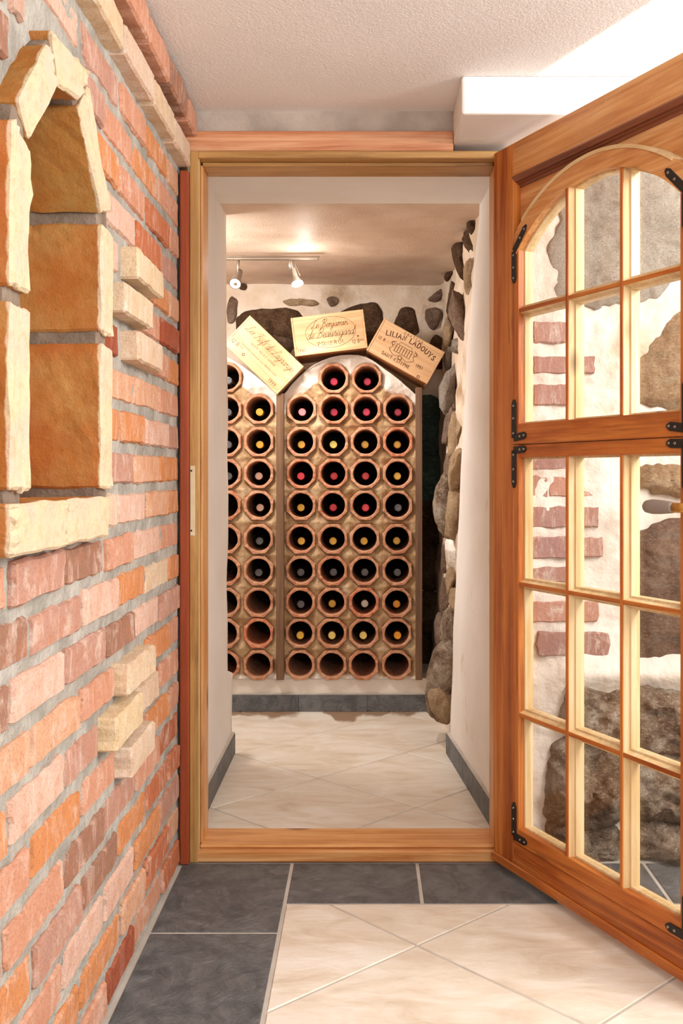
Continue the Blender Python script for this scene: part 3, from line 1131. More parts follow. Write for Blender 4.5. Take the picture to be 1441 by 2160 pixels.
grid('plaster', 200, 250, wstf, M_ROUGH, wst)
for i, (ol, b, m) in enumerate((
        ([(1168, 470), (1185, 380), (1260, 330), (1400, 310), (1620, 320), (1650, 480), (1560, 580), (1441, 592), (1400, 622), (1330, 640), (1240, 648), (1180, 632), (1166, 560)], .022, M_GRANITE),
        ([(1335, 852), (1338, 800), (1358, 735), (1400, 690), (1470, 655), (1580, 660), (1620, 760), (1590, 850), (1470, 868), (1390, 862)], .030, M_STONE_TAN),
        ([(1334, 1020), (1345, 990), (1380, 976), (1440, 990), (1500, 1010), (1480, 1045), (1430, 1052), (1370, 1044)], .020, M_STONE_TAN),
        ([(1322, 1260), (1328, 1150), (1352, 1118), (1400, 1092), (1480, 1085), (1580, 1110), (1620, 1240), (1560, 1380), (1430, 1402), (1340, 1394), (1322, 1340)], .030, M_STONE_BROWN),
        ([(1182, 1480), (1192, 1448), (1240, 1452), (1290, 1460), (1335, 1480), (1330, 1530), (1290, 1570), (1230, 1568), (1180, 1540)], .055, M_ROCK),
        ([(1318, 1500), (1332, 1452), (1400, 1446), (1490, 1460), (1600, 1470), (1610, 1560), (1500, 1592), (1400, 1588), (1335, 1572)], .060, M_ROCK),
        ([(1160, 1640), (1172, 1570), (1230, 1556), (1300, 1566), (1326, 1620), (1318, 1700), (1270, 1742), (1200, 1748), (1154, 1730)], .065, M_ROCK),
        ([(1300, 1640), (1330, 1578), (1420, 1580), (1540, 1590), (1600, 1640), (1570, 1700), (1460, 1732), (1350, 1726), (1305, 1690)], .060, M_ROCK),
        ([(1152, 1790), (1162, 1742), (1230, 1728), (1300, 1738), (1320, 1790), (1300, 1814), (1200, 1814)], .050, M_ROCK),
        ([(1300, 1795), (1325, 1742), (1420, 1724), (1540, 1720), (1600, 1760), (1590, 1812), (1440, 1815)], .055, M_ROCK))):
    if i > 3: ol = [(sum(q[0] for q in ol) / len(ol) + (p[0] - sum(q[0] for q in ol) / len(ol)) * 1.05, sum(q[1] for q in ol) / len(ol) + (p[1] - sum(q[1] for q in ol) / len(ol)) * 1.07) for p in ol]
    stone(ol, SY - .004, b, m, wst, 200 + i * 4.1, amp=.013 if i > 3 else .006, rings=26, sub=12, power=3.2)
bmats = {}
M_BRICK_OLD = m_brick('brick_old_limewashed', [(0, (172, 132, 122)), (.3, (202, 150, 128)), (.55, (176, 134, 126)), (.8, (214, 168, 146)), (1, (158, 116, 106))], streak=(224, 210, 200), sf=.8, spot=(172, 116, 98), lime=.95)
old = [brick_mesh(40 + i, mat=M_BRICK_OLD) for i in range(6)]
for i, (x0, x1, y0, y1) in enumerate(((1126, 1198, 680, 724), (1124, 1255, 752, 788), (1126, 1197, 811, 855), (1112, 1195, 962, 990), (1112, 1154, 1004, 1048), (1159, 1266, 1004, 1047),
                                      (1112, 1198, 1068, 1113), (1204, 1262, 1068, 1112), (1112, 1200, 1132, 1178), (1204, 1272, 1134, 1174), (1122, 1196, 1196, 1226), (1122, 1260, 1267, 1311), (1134, 1284, 1334, 1384))):
    a, b = P(x0, y1, SY), P(x1, y0, SY)
    link('brick', old[i % 6], wst, loc=((a.x + b.x) / 2, SY - .0085, a.z), rot=(random.uniform(-.03, .03), random.uniform(-.015, .015), random.uniform(-.03, .03)), scale=((b.x - a.x) / .228, 1, (b.z - a.z) / BH))

# ------------------------------------------------------------------ glazed door leaf
HX, HY = .305, 2.455
TH = math.atan2(-.910, .414)
door = empty('door_1', (HX, HY, 0), (0, 0, TH))
tag(door, 'open orange pine door with arched glazing and iron corner brackets', kind='structure')
DW, DZ0, DZ1 = .758, .016, 1.70


def dbox(name, x0, x1, y0, y1, z0, z1, mat, par=None, bev=.002):
    bm = bmesh.new()
    bm_box(bm, x0, x1, y0, y1, z0, z1, bev)
    return bm_obj(name, bm, mat, par or door)


HN = wood('honey', 'z')
HNX = wood('honey', 'x')
HLX = wood('honeylight', 'x')
dbox('hinge_stile', 0, .086, 0, .04, DZ0, DZ1, HN)
dbox('lock_stile', .672, DW, 0, .04, DZ0, DZ1, HN)
dbox('top_rail', .086, .672, 0, .04, 1.618, DZ1, HLX)  # paler wood puts the strong light on this rail into its colour
dbox('bottom_rail', .086, .672, 0, .04, DZ0 + .012, .087, HNX)
dbox('weather_strip', 0.0, DW, -.006, .0, DZ0, DZ0 + .022, HNX, bev=.003)
mo = []
bm = bmesh.new()
bm_prism(bm, [(-.002, 1.622), (-.004, 1.618), (.002, 1.613), (.004, 1.610), (.010, 1.609), (.010, 1.606), (.016, 1.604), (.018, 1.598), (.026, 1.597), (.026, 1.622)], 'x', .086, .672)
bm_obj('moulding', bm, wood('mould', 'x'), door)


def arch_z(x, R, top):
    dx = x - .379
    return top - R + math.sqrt(max(0, R * R - dx * dx))


RI, TI = .397, 1.550      # inner arch
RO, TO = .440, 1.590      # outer arch


def strip(name, xs, zlo, zhi, y0, y1, mat, par):
    vs, fs = [], []
    for x in xs:
        vs += [(x, y0, zlo(x)), (x, y0, zhi(x)), (x, y1, zhi(x)), (x, y1, zlo(x))]
    n = len(xs)
    for i in range(n - 1):
        a, b = i * 4, i * 4 + 4
        for k in range(4):
            l = (k + 1) % 4
            fs.append((a + k, a + l, b + l, b + k))
    fs += [(3, 2, 1, 0), (4 * n - 4, 4 * n - 3, 4 * n - 2, 4 * n - 1)]
    return obj(name, vs, fs, mat, par)


xs_full = [.086 + .586 * i / 32 for i in range(33)]
strip('spandrel_panel', xs_full, lambda x: arch_z(x, RO, TO) - .01, lambda x: 1.606, .020, .034, HLX, door)


def bead_loop(loop, inset, y0, y1):
    """chamfer strip round a closed (x,z) loop, running from the frame face to the glass"""
    n = len(loop)
    cx = sum(p[0] for p in loop) / n
    cz = sum(p[1] for p in loop) / n
    ins = []
    for i, p in enumerate(loop):
        a, b = loop[i - 1], loop[(i + 1) % n]
        d1 = Vector((p[0] - a[0], p[1] - a[1])).normalized()
        d2 = Vector((b[0] - p[0], b[1] - p[1])).normalized()
        n1, n2 = Vector((-d1.y, d1.x)), Vector((-d2.y, d2.x))
        m = (n1 + n2)
        m = m / max(.3, m.dot(n1))
        ins.append((p[0] + m.x * inset, p[1] + m.y * inset))
    return ins


COLS = (.112, .297, .4777, .646)
MW = .0085       # half width of a glazing bar


def pane_loops(zr, arched=False):
    """opening of every pane between the bars, counter-clockwise (x,z)"""
    out = []
    for c in range(3):
        x0 = COLS[c] + (MW if c > 0 else 0)
        x1 = COLS[c + 1] - (MW if c < 2 else 0)
        for r in range(len(zr)):
            z0, z1 = zr[r]
            if arched and r == len(zr) - 1:
                top = [(x1 + (x0 - x1) * i / 10, arch_z(x1 + (x0 - x1) * i / 10, RI, TI)) for i in range(11)]
                out.append([(x0, z0), (x1, z0)] + top)
            else:
                out.append([(x0, z0), (x1, z0), (x1, z1), (x0, z1)])
    return out


def sash(name, zr, z_lo, z_hi, rails, arched):
    """frame + one bead ring and one pane for every light, bars between them"""
    Y0, YG = -.003, .024
    bm = bmesh.new()
    top = z_hi if not arched else arch_z(.10, RI, TI) + .005
    bm_box(bm, .087, .112, Y0, .036, z_lo, top + (.03 if arched else 0), .0012)
    bm_box(bm, .646, .671, Y0, .036, z_lo, top + (.03 if arched else 0), .0012)
    fo = bm_obj(name, bm, HN, door)
    dbox('sash_rail', .112, .646, Y0, .036, z_lo, zr[0][0], HNX, fo, .0012)
    if arched:
        xs = [.098 + .562 * i / 40 for i in range(41)]
        strip('sash_arch', xs, lambda x: arch_z(x, RI, TI), lambda x: min(arch_z(x, RO, TO), 1.597) if .1 < x < .66 else arch_z(x, RO, TO) - .005, Y0 - .002, .036, HLX, fo)
        xe = [.13 + .498 * i / 40 for i in range(41)]
        strip('arch_edge', xe, lambda x: arch_z(x, RO, TO) - .0045, lambda x: min(arch_z(x, RO, TO) + .0035, 1.5975), Y0 - .004, .022, wood('pale', 'x'), fo)
    else:
        dbox('sash_rail', .112, .646, Y0, .036, zr[-1][1], z_hi, HNX, fo, .0012)
    # bars: narrow orange front edge; chamfered pale sides belong to the beads
    for c in COLS[1:3]:
        zt = arch_z(c, RI, TI) if arched else zr[-1][1]
        dbox('glazing_bar', c - .0045, c + .0045, Y0 + .001, .034, zr[0][0], zt, HN, fo, .0008)
    for r in range(len(zr) - 1):
        zc = (zr[r][1] + zr[r + 1][0]) / 2
        for c in range(3):
            dbox('glazing_bar', COLS[c] + (.0046 if c else 0), COLS[c + 1] - (.0046 if c < 2 else 0), Y0 + .002, .034, zc - .0045, zc + .0045, HNX, fo, .0008)
    for loop in pane_loops(zr, arched):
        grow = bead_loop(loop, -.0042, 0, 0)
        lo2 = bead_loop(loop, .004, 0, 0)
        n = len(loop)
        vs = [(p[0], Y0 + .003, p[1]) for p in grow] + [(p[0], .012, p[1]) for p in loop] + [(p[0], .013, p[1]) for p in lo2] + [(p[0], YG, p[1]) for p in lo2]
        vs += [(p[0], .034, p[1]) for p in lo2] + [(p[0], .036, p[1]) for p in grow]
        fs = []
        for k in range(5):
            for i in range(n):
                j = (i + 1) % n
                fs.append((k * n + i, k * n + j, (k + 1) * n + j, (k + 1) * n + i))
        obj('glazing_bead', vs, fs, wood('pale', 'z'), fo)
        bm = bmesh.new()
        bm_prism(bm, bead_loop(loop, .0025, 0, 0), 'y', YG, YG + .003)
        bm_obj('pane', bm, M_GLASS, fo)
    return fo


up = sash('upper_sash', [(1.05, 1.3005), (1.3175, 1.5)], 1.003, 1.5, None, True)
lo_ = sash('lower_sash', [(.123, .3765), (.3935, .6755), (.6925, .973)], .088, 1.0015, None, False)


def arm(bm, p0, p1, w, y0=-.0065, y1=-.002):
    """flat iron strap with a pointed far end"""
    p0, p1 = Vector(p0), Vector(p1)
    d = (p1 - p0).normalized()
    s = Vector((-d.y, d.x)) * w / 2
    L = (p1 - p0).length
    poly = [p0 - s, p0 + d * (L - w * .7) - s, p1 - d * w * .1 - s * .35, p1 - d * w * .1 + s * .35, p0 + d * (L - w * .7) + s, p0 + s]
    bm_prism(bm, [(q.x, q.y) for q in poly], 'y', y0, y1, .0008)
    return [p0 + d * L * t for t in (.12, .5, .82)]


def iron(par, corner, ends, w=.0168):
    bm = bmesh.new()
    sp_ = []
    for e in ends:
        sp_ += arm(bm, corner, e, w)
    o = bm_obj('corner_iron', bm, M_IRON, par)
    return o, sp_


def screws(par, pts):
    for p in pts:
        bm = bmesh.new()
        bm_tube(bm, (p.x, -.0064, p.y), (p.x, -.0082, p.y), .0032, .0024, 8)
        bm_obj('screw', bm, M_SCREW, par)


for s in (0, 1):
    X = (lambda x: x) if s == 0 else (lambda x: DW - x)
    for par, c, es in ((up, (X(.096), 1.018), ((X(.096), 1.108), (X(.148), 1.024))),
                       (lo_, (X(.096), .990), ((X(.096), .902), (X(.148), .992))),
                       (lo_, (X(.096), .103), ((X(.096), .182), (X(.150), .103))),
                       (up, (X(.096), 1.447), ((X(.096), 1.372), (X(.150), 1.498)))):
        o, sp_ = iron(par, c, es)
        screws(par, sp_[:3] + sp_[4:])
# lever handle on the lock stile
hd = empty('handle', (.713, 0, .876))
hd.parent = door
bm = bmesh.new()
bm_box(bm, -.017, .017, -.004, 0, -.075, .075, .0015)
bm_obj('back_plate', bm, M_IRON, hd)
bm = bmesh.new()
bm_tube(bm, (0, -.004, 0), (0, -.05, 0), .008, n=14)
bm_tube(bm, (.006, -.05, 0), (-.030, -.05, 0), .0085, .0095, n=14)
bm_obj('ferrule', bm, M_BRASS, hd, True)
v_, f_ = lathe([(.0015, .107), (.007, .106), (.0115, .100), (.0135, .085), (.0125, .06), (.0105, .035), (.0095, .028)], 16)
o = obj('grip', v_, f_, M_GREYGRIP, hd, True)
o.rotation_euler = (0, 0, math.pi / 2)
o.location = (0, -.05, 0)

# ------------------------------------------------------------------ wine rack
RY = 4.04


def RX(px): return (px - PX) * RY / F


def RZ(py): return CH + (PY - py) * RY / F


main_cols_t, main_cols_b = (636, 704, 772, 840), (633, 700, 767, 837)
rows = (798, 863, 932, 999, 1066, 1137, 1204, 1271, 1336, 1403)


def col_x(c, py):
    t = (py - 863) / (1403 - 863)
    return lerp(main_cols_t[c], main_cols_b[c], t)


cells_main = [(col_x(c, rows[r]), rows[r], r, c) for r in range(1, 10) for c in range(4)] + [(704, 798, 0, 1), (774, 798, 0, 2)]
cells_left = [(lerp(546, 545, r / 9), rows[r], r, 5) for r in range(1, 10)] + [(lerp(479, 474, r / 9), rows[r] - (2 if r == 0 else 0), r, 4) for r in range(0, 10)]


def tube_mesh(seed):
    rs_ = random.Random(seed)
    n = 32
    ap, ri = .0578, .0475

    def octo(t, k):
        a = (t + math.pi / 8) % (math.pi / 4) - math.pi / 8
        return k * ap / math.cos(a)
    prof = [('o', 1.0, .33), ('o', 1.0, .004), ('o', .965, 0), ('i', 1.05, 0), ('i', 1.0, .003), ('i', 1.0, .33)]
    vs, fs = [], []
    for kind, k, y in prof:
        for i in range(n):
            t = 2 * math.pi * i / n
            r = octo(t, k) if kind == 'o' else ri * k
            ch = .0022 * nz(math.cos(t) * 3, math.sin(t) * 3, seed * 7.7 + y * 9) if y < .01 else 0
            r += ch if kind == 'o' else -ch * .6
            yy = y + (.005 * abs(nz(math.cos(t) * 4, math.sin(t) * 4, seed * 3.1)) if y < .01 else 0)
            vs.append((r * math.cos(t), yy, r * math.sin(t)))
    for j in range(len(prof) - 1):
        for i in range(n):
            a, b = j * n + i, j * n + (i + 1) % n
            fs.append((a, b, b + n, a + n))
    k = (len(prof) - 1) * n
    fs.append(tuple(range(k, k + n)))
    me = mesh_of('clay_tube', vs, fs, M_TERRA, False)
    me.materials.append(M_STONE_DARK)          # dark end cap stands in for the unlit depth of the tube
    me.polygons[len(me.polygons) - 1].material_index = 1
    return me


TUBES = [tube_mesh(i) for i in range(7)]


def rack(name, label, cells, px0, px1, top, base_cells, seed):
    root = empty(name, (RX((px0 + px1) / 2), RY, 0.131))
    tag(root, label, 'wine rack')
    off = Vector(root.location)
    cen = [(RX(c[0]), RZ(c[1])) for c in cells]
    x0, x1, z0 = RX(px0), RX(px1), .1305
    nu, nv = int((x1 - x0) / .0052), 250

    def topz(x): return RZ(interp(top, PX + x * F / RY))

    def fn(u, v):
        x = lerp(x0, x1, u)
        tz = topz(x)
        z = lerp(z0, tz, v)
        dm = min(math.hypot(x - cx, z - cz) for cx, cz in cen)
        y = RY + .012 + .004 * nz(x * 40, z * 40, seed) + .0025 * nz(x * 90, z * 90, seed) - .012 * max(0, min(1, (dm - .06) / .03))
        return Vector((x, y, z)) - off

    def near(u, v):
        x = lerp(x0, x1, u)
        z = lerp(z0, topz(x), v)
        return x, z, min(math.hypot(x - cx, z - cz) for cx, cz in cen)

    def white(x, z, dm):
        edge_ = topz(x) - z
        w1 = max(0, min(1, (.082 + .016 * nz(x * 30, z * 30, 5) - edge_) / .008)) * max(0, min(1, (dm - .060) / .006))
        w2 = max(0, min(1, (.150 + .025 * nz(x * 20, 1, 4) - z) / .008))
        return max(w1, w2)

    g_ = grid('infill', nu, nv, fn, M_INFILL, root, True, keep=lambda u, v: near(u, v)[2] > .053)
    at = g_.data.attributes.new('white', 'FLOAT', 'POINT')
    at2 = g_.data.attributes.new('dirt', 'FLOAT', 'POINT')
    vals, dv = [], []
    for j2 in range(nv + 1):
        for i2 in range(nu + 1):
            x, z, dm = near(i2 / nu, j2 / nv)
            vals.append(white(x, z, dm))
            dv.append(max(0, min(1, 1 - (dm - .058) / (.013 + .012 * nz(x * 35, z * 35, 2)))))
    at.data.foreach_set('value', vals)
    at2.data.foreach_set('value', dv)
    # arched top surface running back to the wall
    n = 40
    vs, fs = [], []
    for i in range(n + 1):
        x = lerp(x0, x1, i / n)
        z = topz(x)
        vs += [Vector((x, RY + .0, z)) - off, Vector((x, RY - .004, z - .004)) - off, Vector((x, CY - .01, z)) - off, Vector((x, RY + .02, z - .012)) - off]
    for i in range(n):
        a, b = 4 * i, 4 * i + 4
        fs += [(a, b, b + 2, a + 2), (a + 1, b + 1, b, a), (a + 3, b + 3, b + 1, a + 1)]
    obj('arch_cap', vs, fs, M_RACKWHITE, root, True)
    rs_ = random.Random(seed)
    for x, z in cen:
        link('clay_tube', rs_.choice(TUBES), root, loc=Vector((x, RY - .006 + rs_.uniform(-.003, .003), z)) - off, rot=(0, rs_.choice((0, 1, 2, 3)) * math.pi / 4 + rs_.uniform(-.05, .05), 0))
    return root


arch_main = [(600, 832), (612, 815), (627, 799), (643, 784), (661, 770), (680, 760), (698, 753), (720, 749), (738, 748), (757, 749), (773, 753), (790, 762), (806, 774), (840, 799), (877, 832)]
arch_left = [(440, 745), (478, 753), (495, 762), (511, 772), (536, 790), (561, 811), (586, 832)]
rk = rack('wine_rack', 'arched rack of octagonal clay tubes right of the brown divider board', cells_main, 598, 877, arch_main, None, 3)
rk2 = rack('wine_rack', 'arched rack of octagonal clay tubes left of the brown divider board', cells_left, 440, 585, arch_left, None, 9)


def divider(px0, px1, pt, pb, label):
    x0, x1 = (px0 - PX) * 4.015 / F, (px1 - PX) * 4.015 / F
    z1, z0 = CH + (PY - pt) * 4.015 / F, .1315
    e = box('divider_board', x0, x1, 4.012, 4.36, z0, z1, wood('divider', 'z'), bev=.002)
    tag(e, label, 'board')


divider(583, 599, 830, 1432, 'dark brown vertical board standing between the two clay racks')
divider(877, 891, 817, 1432, 'dark brown vertical board at the right edge of the clay rack')
base = box('trim_3', -1.27, .295, 4.058, CY - .02, 0, .1305, M_RACKWHITE, bev=.004, seg=2)
tag(base, 'white plastered plinth under the clay bottle racks', kind='structure')
skirting('baseboard_back', 'dark slate skirting tiles along the foot of the rack plinth', ((.245, 4.057), (-1.0, 4.057)), .066, .011, M_SLATE, (0, .193, .409, .627, .84, 1))

# ------------------------------------------------------------------ bottles
pb_ = [(.0005, .0014), (.0104, .0012), (.0114, 0.0), (.0136, .0003), (.0146, .0016), (.0148, .010), (.0136, .012), (.0138, .020), (.0140, .055), (.0150, .075), (.020, .092), (.032, .108), (.0368, .128), (.037, .28), (.034, .286), (.004, .287)]
gv, gf = lathe([(.0128, .003)] + [(r - .0006, y) for r, y in pb_[7:]], 24)
ME_GLASS = mesh_of('glass_body', gv, gf, M_BOTTLE)
ME_CAP = {}
for k, m in CAPS.items():
    cv, cf = lathe(pb_[:9], 24)
    ME_CAP[k] = mesh_of('capsule', cv, cf, m)
    for p_ in ME_CAP[k].polygons:
        if sum(cv[q][1] for q in p_.vertices) / len(p_.vertices) < .0017: p_.use_smooth = False
cv, cf = lathe([(.0148, -.0004), (.0156, .0005), (.0156, .003), (.0148, .0036), (.0142, .0016)], 20, False)
ME_RING = mesh_of('capsule_rim', cv, cf, M_METAL)
fill = {(0, 1): 'crimson', (0, 2): 'crimson',
        (1, 0): 'pink', (1, 1): 'crimson', (1, 2): 'crimson', (1, 3): 'crimson', (2, 0): 'yellow', (2, 1): 'gold', (2, 2): 'yellow', (2, 3): 'yellow',
        (3, 0): 'red', (3, 1): 'red', (3, 2): 'red', (3, 3): 'yellow', (4, 0): 'yellow', (4, 1): 'red', (4, 2): 'red', (4, 3): 'grey',
        (5, 0): 'yellow', (5, 1): 'yellow', (5, 2): 'yellow', (5, 3): 'yellow', (6, 0): 'grey', (6, 1): 'grey', (6, 2): 'grey', (6, 3): 'grey',
        (7, 0): 'grey', (7, 1): 'yellow', (7, 2): 'white', (7, 3): 'orange', (8, 0): 'yellow', (8, 1): 'straw', (8, 2): 'straw', (8, 3): 'orange',
        (1, 5): 'yellow', (2, 5): 'yellow', (3, 5): 'tan', (4, 5): 'tan', (5, 5): 'grey', (6, 5): 'grey',
        (0, 4): 'grey', (1, 4): 'grey', (2, 4): 'grey', (3, 4): 'grey'}
ordn = ('top', 'second', 'third', 'fourth', 'fifth', 'sixth', 'seventh', 'eighth', 'ninth', 'bottom')
cword = {0: 'first column right of the divider', 1: 'second column right of the divider', 2: 'third column right of the divider', 3: 'rightmost column of the rack',
         4: 'column cut off by the passage wall', 5: 'column just left of the divider'}
rs = random.Random(21)
for px, py, r, c in cells_main + cells_left:
    k = fill.get((r, c))
    if not k: continue
    tip = .028 + rs.uniform(-.008, .016)
    if r == 8: tip = .008
    o = empty('wine_bottle', (RX(px) + rs.uniform(-.003, .003), RY + tip, RZ(py) - .0100), (0, 0, 0))
    tag(o, 'dark wine bottle with %s cap, %s row, %s' % (k, ordn[r], cword[c]), 'bottle', 'wine bottles lying in the clay tubes')
    link('glass_body', ME_GLASS, o)
    link('capsule', ME_CAP[k], o)

# ------------------------------------------------------------------ wine crates with branded lettering
CAPG = {
    'A': [[(0, 0), (.32, 1), (.64, 0)], [(.13, .36), (.51, .36)]], 'B': [[(.08, 0), (.08, 1), (.4, .97), (.48, .76), (.4, .54), (.08, .52)], [(.4, .53), (.54, .28), (.44, .03), (.08, 0)]],
    'C': [[(.6, .84), (.38, 1), (.12, .86), (.03, .5), (.12, .14), (.38, 0), (.6, .16)]], 'D': [[(.08, 0), (.08, 1), (.36, .97), (.58, .78), (.62, .5), (.58, .22), (.36, .03), (.08, 0)]],
    'E': [[(.5, 1), (.08, 1), (.08, 0), (.52, 0)], [(.08, .52), (.4, .52)]], 'G': [[(.6, .84), (.38, 1), (.12, .86), (.03, .5), (.12, .14), (.38, 0), (.6, .1), (.6, .42), (.42, .42)]],
    'H': [[(.08, 0), (.08, 1)], [(.56, 0), (.56, 1)], [(.08, .52), (.56, .52)]], 'I': [[(.1, 0), (.1, 1)]], 'J': [[(.3, 1), (.3, .2), (.2, 0), (.05, .08)]],
    'L': [[(.08, 1), (.08, 0), (.5, 0), (.5, .16)]], 'M': [[(.05, 0), (.1, 1), (.4, .1), (.7, 1), (.75, 0)]], 'N': [[(.08, 0), (.08, 1), (.58, 0), (.58, 1)]],
    'O': [[(.35, 1), (.12, .86), (.03, .5), (.12, .14), (.35, 0), (.58, .14), (.67, .5), (.58, .86), (.35, 1)]], 'P': [[(.08, 0), (.08, 1), (.42, .97), (.52, .74), (.42, .5), (.08, .46)]],
    'R': [[(.08, 0), (.08, 1), (.42, .97), (.5, .75), (.42, .54), (.08, .5)], [(.28, .5), (.58, 0)]], 'S': [[(.48, .84), (.28, 1), (.08, .82), (.14, .6), (.42, .42), (.5, .2), (.28, 0), (.04, .16)]],
    'T': [[(.0, .88), (.0, 1), (.6, 1), (.6, .88)], [(.3, 1), (.3, 0)]], 'U': [[(.06, 1), (.06, .25), (.16, .04), (.33, 0), (.5, .04), (.6, .25), (.6, 1)]], 'X': [[(0, 0), (.56, 1)], [(0, 1), (.56, 0)]],
    'Y': [[(0, 1), (.3, .48), (.6, 1)], [(.3, .48), (.3, 0)]], '-': [[(.05, .4), (.35, .4)]], '.': [[(.05, 0), (.1, .03)]], ' ': [],
    '1': [[(.02, .8), (.16, 1), (.16, 0)]], '2': [[(.04, .8), (.2, 1), (.42, .84), (.38, .55), (.02, 0), (.46, 0)]], '7': [[(.0, 1), (.46, 1), (.16, 0)]],
    '9': [[(.42, .62), (.24, .48), (.06, .66), (.1, .92), (.28, 1), (.42, .84), (.42, .5), (.3, .1), (.1, 0)]], "'": [[(.1, 1), (.06, .8)]]}
CAPW = {'I': .22, 'M': .82, 'J': .4, ' ': .32, '-': .42, '.': .18, '1': .32, '2': .55, '7': .52, '9': .55, 'E': .58, 'L': .54, 'S': .58, 'P': .58, "'": .18}
_a = [(.32, .38), (.2, .45), (.05, .3), (.05, .08), (.15, 0), (.3, .15), (.34, .45), (.34, .08), (.4, 0), (.52, .15)]
SCR = {
    'e': ([[(0, .16), (.25, .25), (.3, .38), (.18, .45), (.05, .3), (.1, .05), (.25, 0), (.42, .15)]], .37),
    'n': ([[(0, .3), (.08, .45), (.08, 0)], [(.08, .25), (.2, .43), (.32, .4), (.34, .1), (.4, 0), (.52, .15)]], .48),
    'm': ([[(0, .3), (.08, .45), (.08, 0)], [(.08, .25), (.2, .43), (.3, .38), (.3, 0)], [(.3, .25), (.42, .43), (.52, .4), (.54, .1), (.6, 0), (.72, .15)]], .68),
    'i': ([[(0, .25), (.1, .45), (.1, .08), (.16, 0), (.28, .15)], [(.12, .62), (.15, .68)]], .25),
    'j': ([[(0, .25), (.12, .45), (.12, -.3), (.02, -.42), (-.1, -.3), (.05, -.1), (.28, .15)], [(.14, .62), (.17, .68)]], .27),
    'a': ([_a], .48), 'd': ([_a[:6] + [(.40, 1.0), (.34, .08), (.4, 0), (.52, .15)]], .48),
    'u': ([[(0, .25), (.08, .45), (.08, .1), (.16, 0), (.28, .1), (.34, .45), (.34, .08), (.4, 0), (.52, .15)]], .48),
    'r': ([[(0, .2), (.1, .5), (.14, .4), (.26, .42), (.22, .1), (.28, 0), (.4, .15)]], .36),
    'g': ([_a[:7] + [(.32, -.3), (.2, -.42), (.08, -.3), (.25, -.1), (.5, .15)]], .46),
    's': ([[(0, .1), (.18, .5), (.16, .3), (.26, .12), (.15, 0), (.02, .05)]], .32), 't': ([[(0, .2), (.14, .9), (.12, .08), (.2, 0), (.3, .15)], [(0, .6), (.26, .62)]], .28),
    'l': ([[(0, .15), (.22, .8), (.2, 1), (.1, .7), (.12, .06), (.2, 0), (.3, .15)]], .28),
    'f': ([[(0, .1), (.2, .6), (.28, .95), (.2, 1.0), (.14, .7), (.12, -.3), (.18, -.4), (.24, -.2), (.14, .05), (.34, .15)]], .32),
    'L': ([[(.52, .82), (.5, .98), (.4, 1.0), (.33, .8), (.25, .2), (.1, 0), (0, .08), (.12, .15), (.35, .03), (.6, 0), (.72, .14)]], .66),
    'B': ([[(.05, .7), (.12, .92), (.3, .98), (.22, .3), (.08, 0), (-.05, .06)], [(.1, .9), (.45, 1.04), (.62, .85), (.5, .6), (.28, .52), (.56, .46), (.6, .2), (.4, 0), (.15, .05)]], .72),
    'F': ([[(.0, .78), (.12, .98), (.72, 1.0)], [(.42, .98), (.3, .3), (.15, 0), (0, .08)], [(.2, .5), (.5, .54)]], .6), ' ': ([], .28)}


class Ink:
    """flat printed strokes on a plane (x, z)"""
    def __init__(self):
        self.v, self.f = [], []

    def stroke(self, pts, w):
        pts = [Vector((p[0], p[1])) for p in pts]
        n = len(pts)
        s = len(self.v)
        for i, p in enumerate(pts):
            d = pts[min(n - 1, i + 1)] - pts[max(0, i - 1)]
            d = d.normalized() if d.length > 1e-9 else Vector((1, 0))
            nrm = Vector((-d.y, d.x)) * w / 2
            self.v += [(p.x + nrm.x, 0, p.y + nrm.y), (p.x - nrm.x, 0, p.y - nrm.y)]
        for i in range(n - 1):
            a = s + 2 * i
            self.f.append((a, a + 1, a + 3, a + 2))

    def caps(self, txt, x, z, h, w, gap=.16, serif=True, arc=None, center=True, wx=1.0):
        adv = [(CAPW.get(c, .68) + gap) * h * wx for c in txt]
        tot = sum(adv)
        cx = x - tot / 2 if center else x
        for c, a in zip(txt, adv):
            ox, oz, ang = cx, z, 0
            if arc:
                m = cx + a / 2 - x
                ang = -m / arc
                ox, oz = x + arc * math.sin(m / arc) - a / 2 * math.cos(ang), z - arc * (1 - math.cos(m / arc)) - a / 2 * math.sin(ang)
            ca, sa = math.cos(ang), math.sin(ang)

            def tr(p): return (ox + p[0] * h * wx * ca - p[1] * h * sa, oz + p[0] * h * wx * sa + p[1] * h * ca)
            for st in CAPG[c]:
                self.stroke([tr(p) for p in (spline(st, False, 3) if c in 'BCDGOPRSU29J' and len(st) > 4 else st)], w)
                if serif:
                    for q in (st[0], st[-1]):
                        if q[1] in (0, 1) and c not in 'OCDSGBE29':
                            self.stroke([tr((q[0] - .1, q[1])), tr((q[0] + .1, q[1]))], w * .6)
            cx += a

    def script(self, txt, x, z, h, w, shear=.42, wx=1.0):
        tot = sum(SCR[c][1] for c in txt) * h * wx
        cx = x - tot / 2
        for c in txt:
            st, a = SCR[c]
            for s in st:
                self.stroke([(cx + (p[0] * wx + p[1] * shear) * h, z + p[1] * h) for p in spline(s, False, 4)], w)
            cx += a * h * wx

    def ring(self, x, z, rx, rz, w, n=48):
        self.stroke([(x + rx * math.cos(2 * math.pi * i / n), z + rz * math.sin(2 * math.pi * i / n)) for i in range(n + 1)], w)

    def build(self, name, mat, parent):
        return obj(name, self.v, self.f, mat, parent)


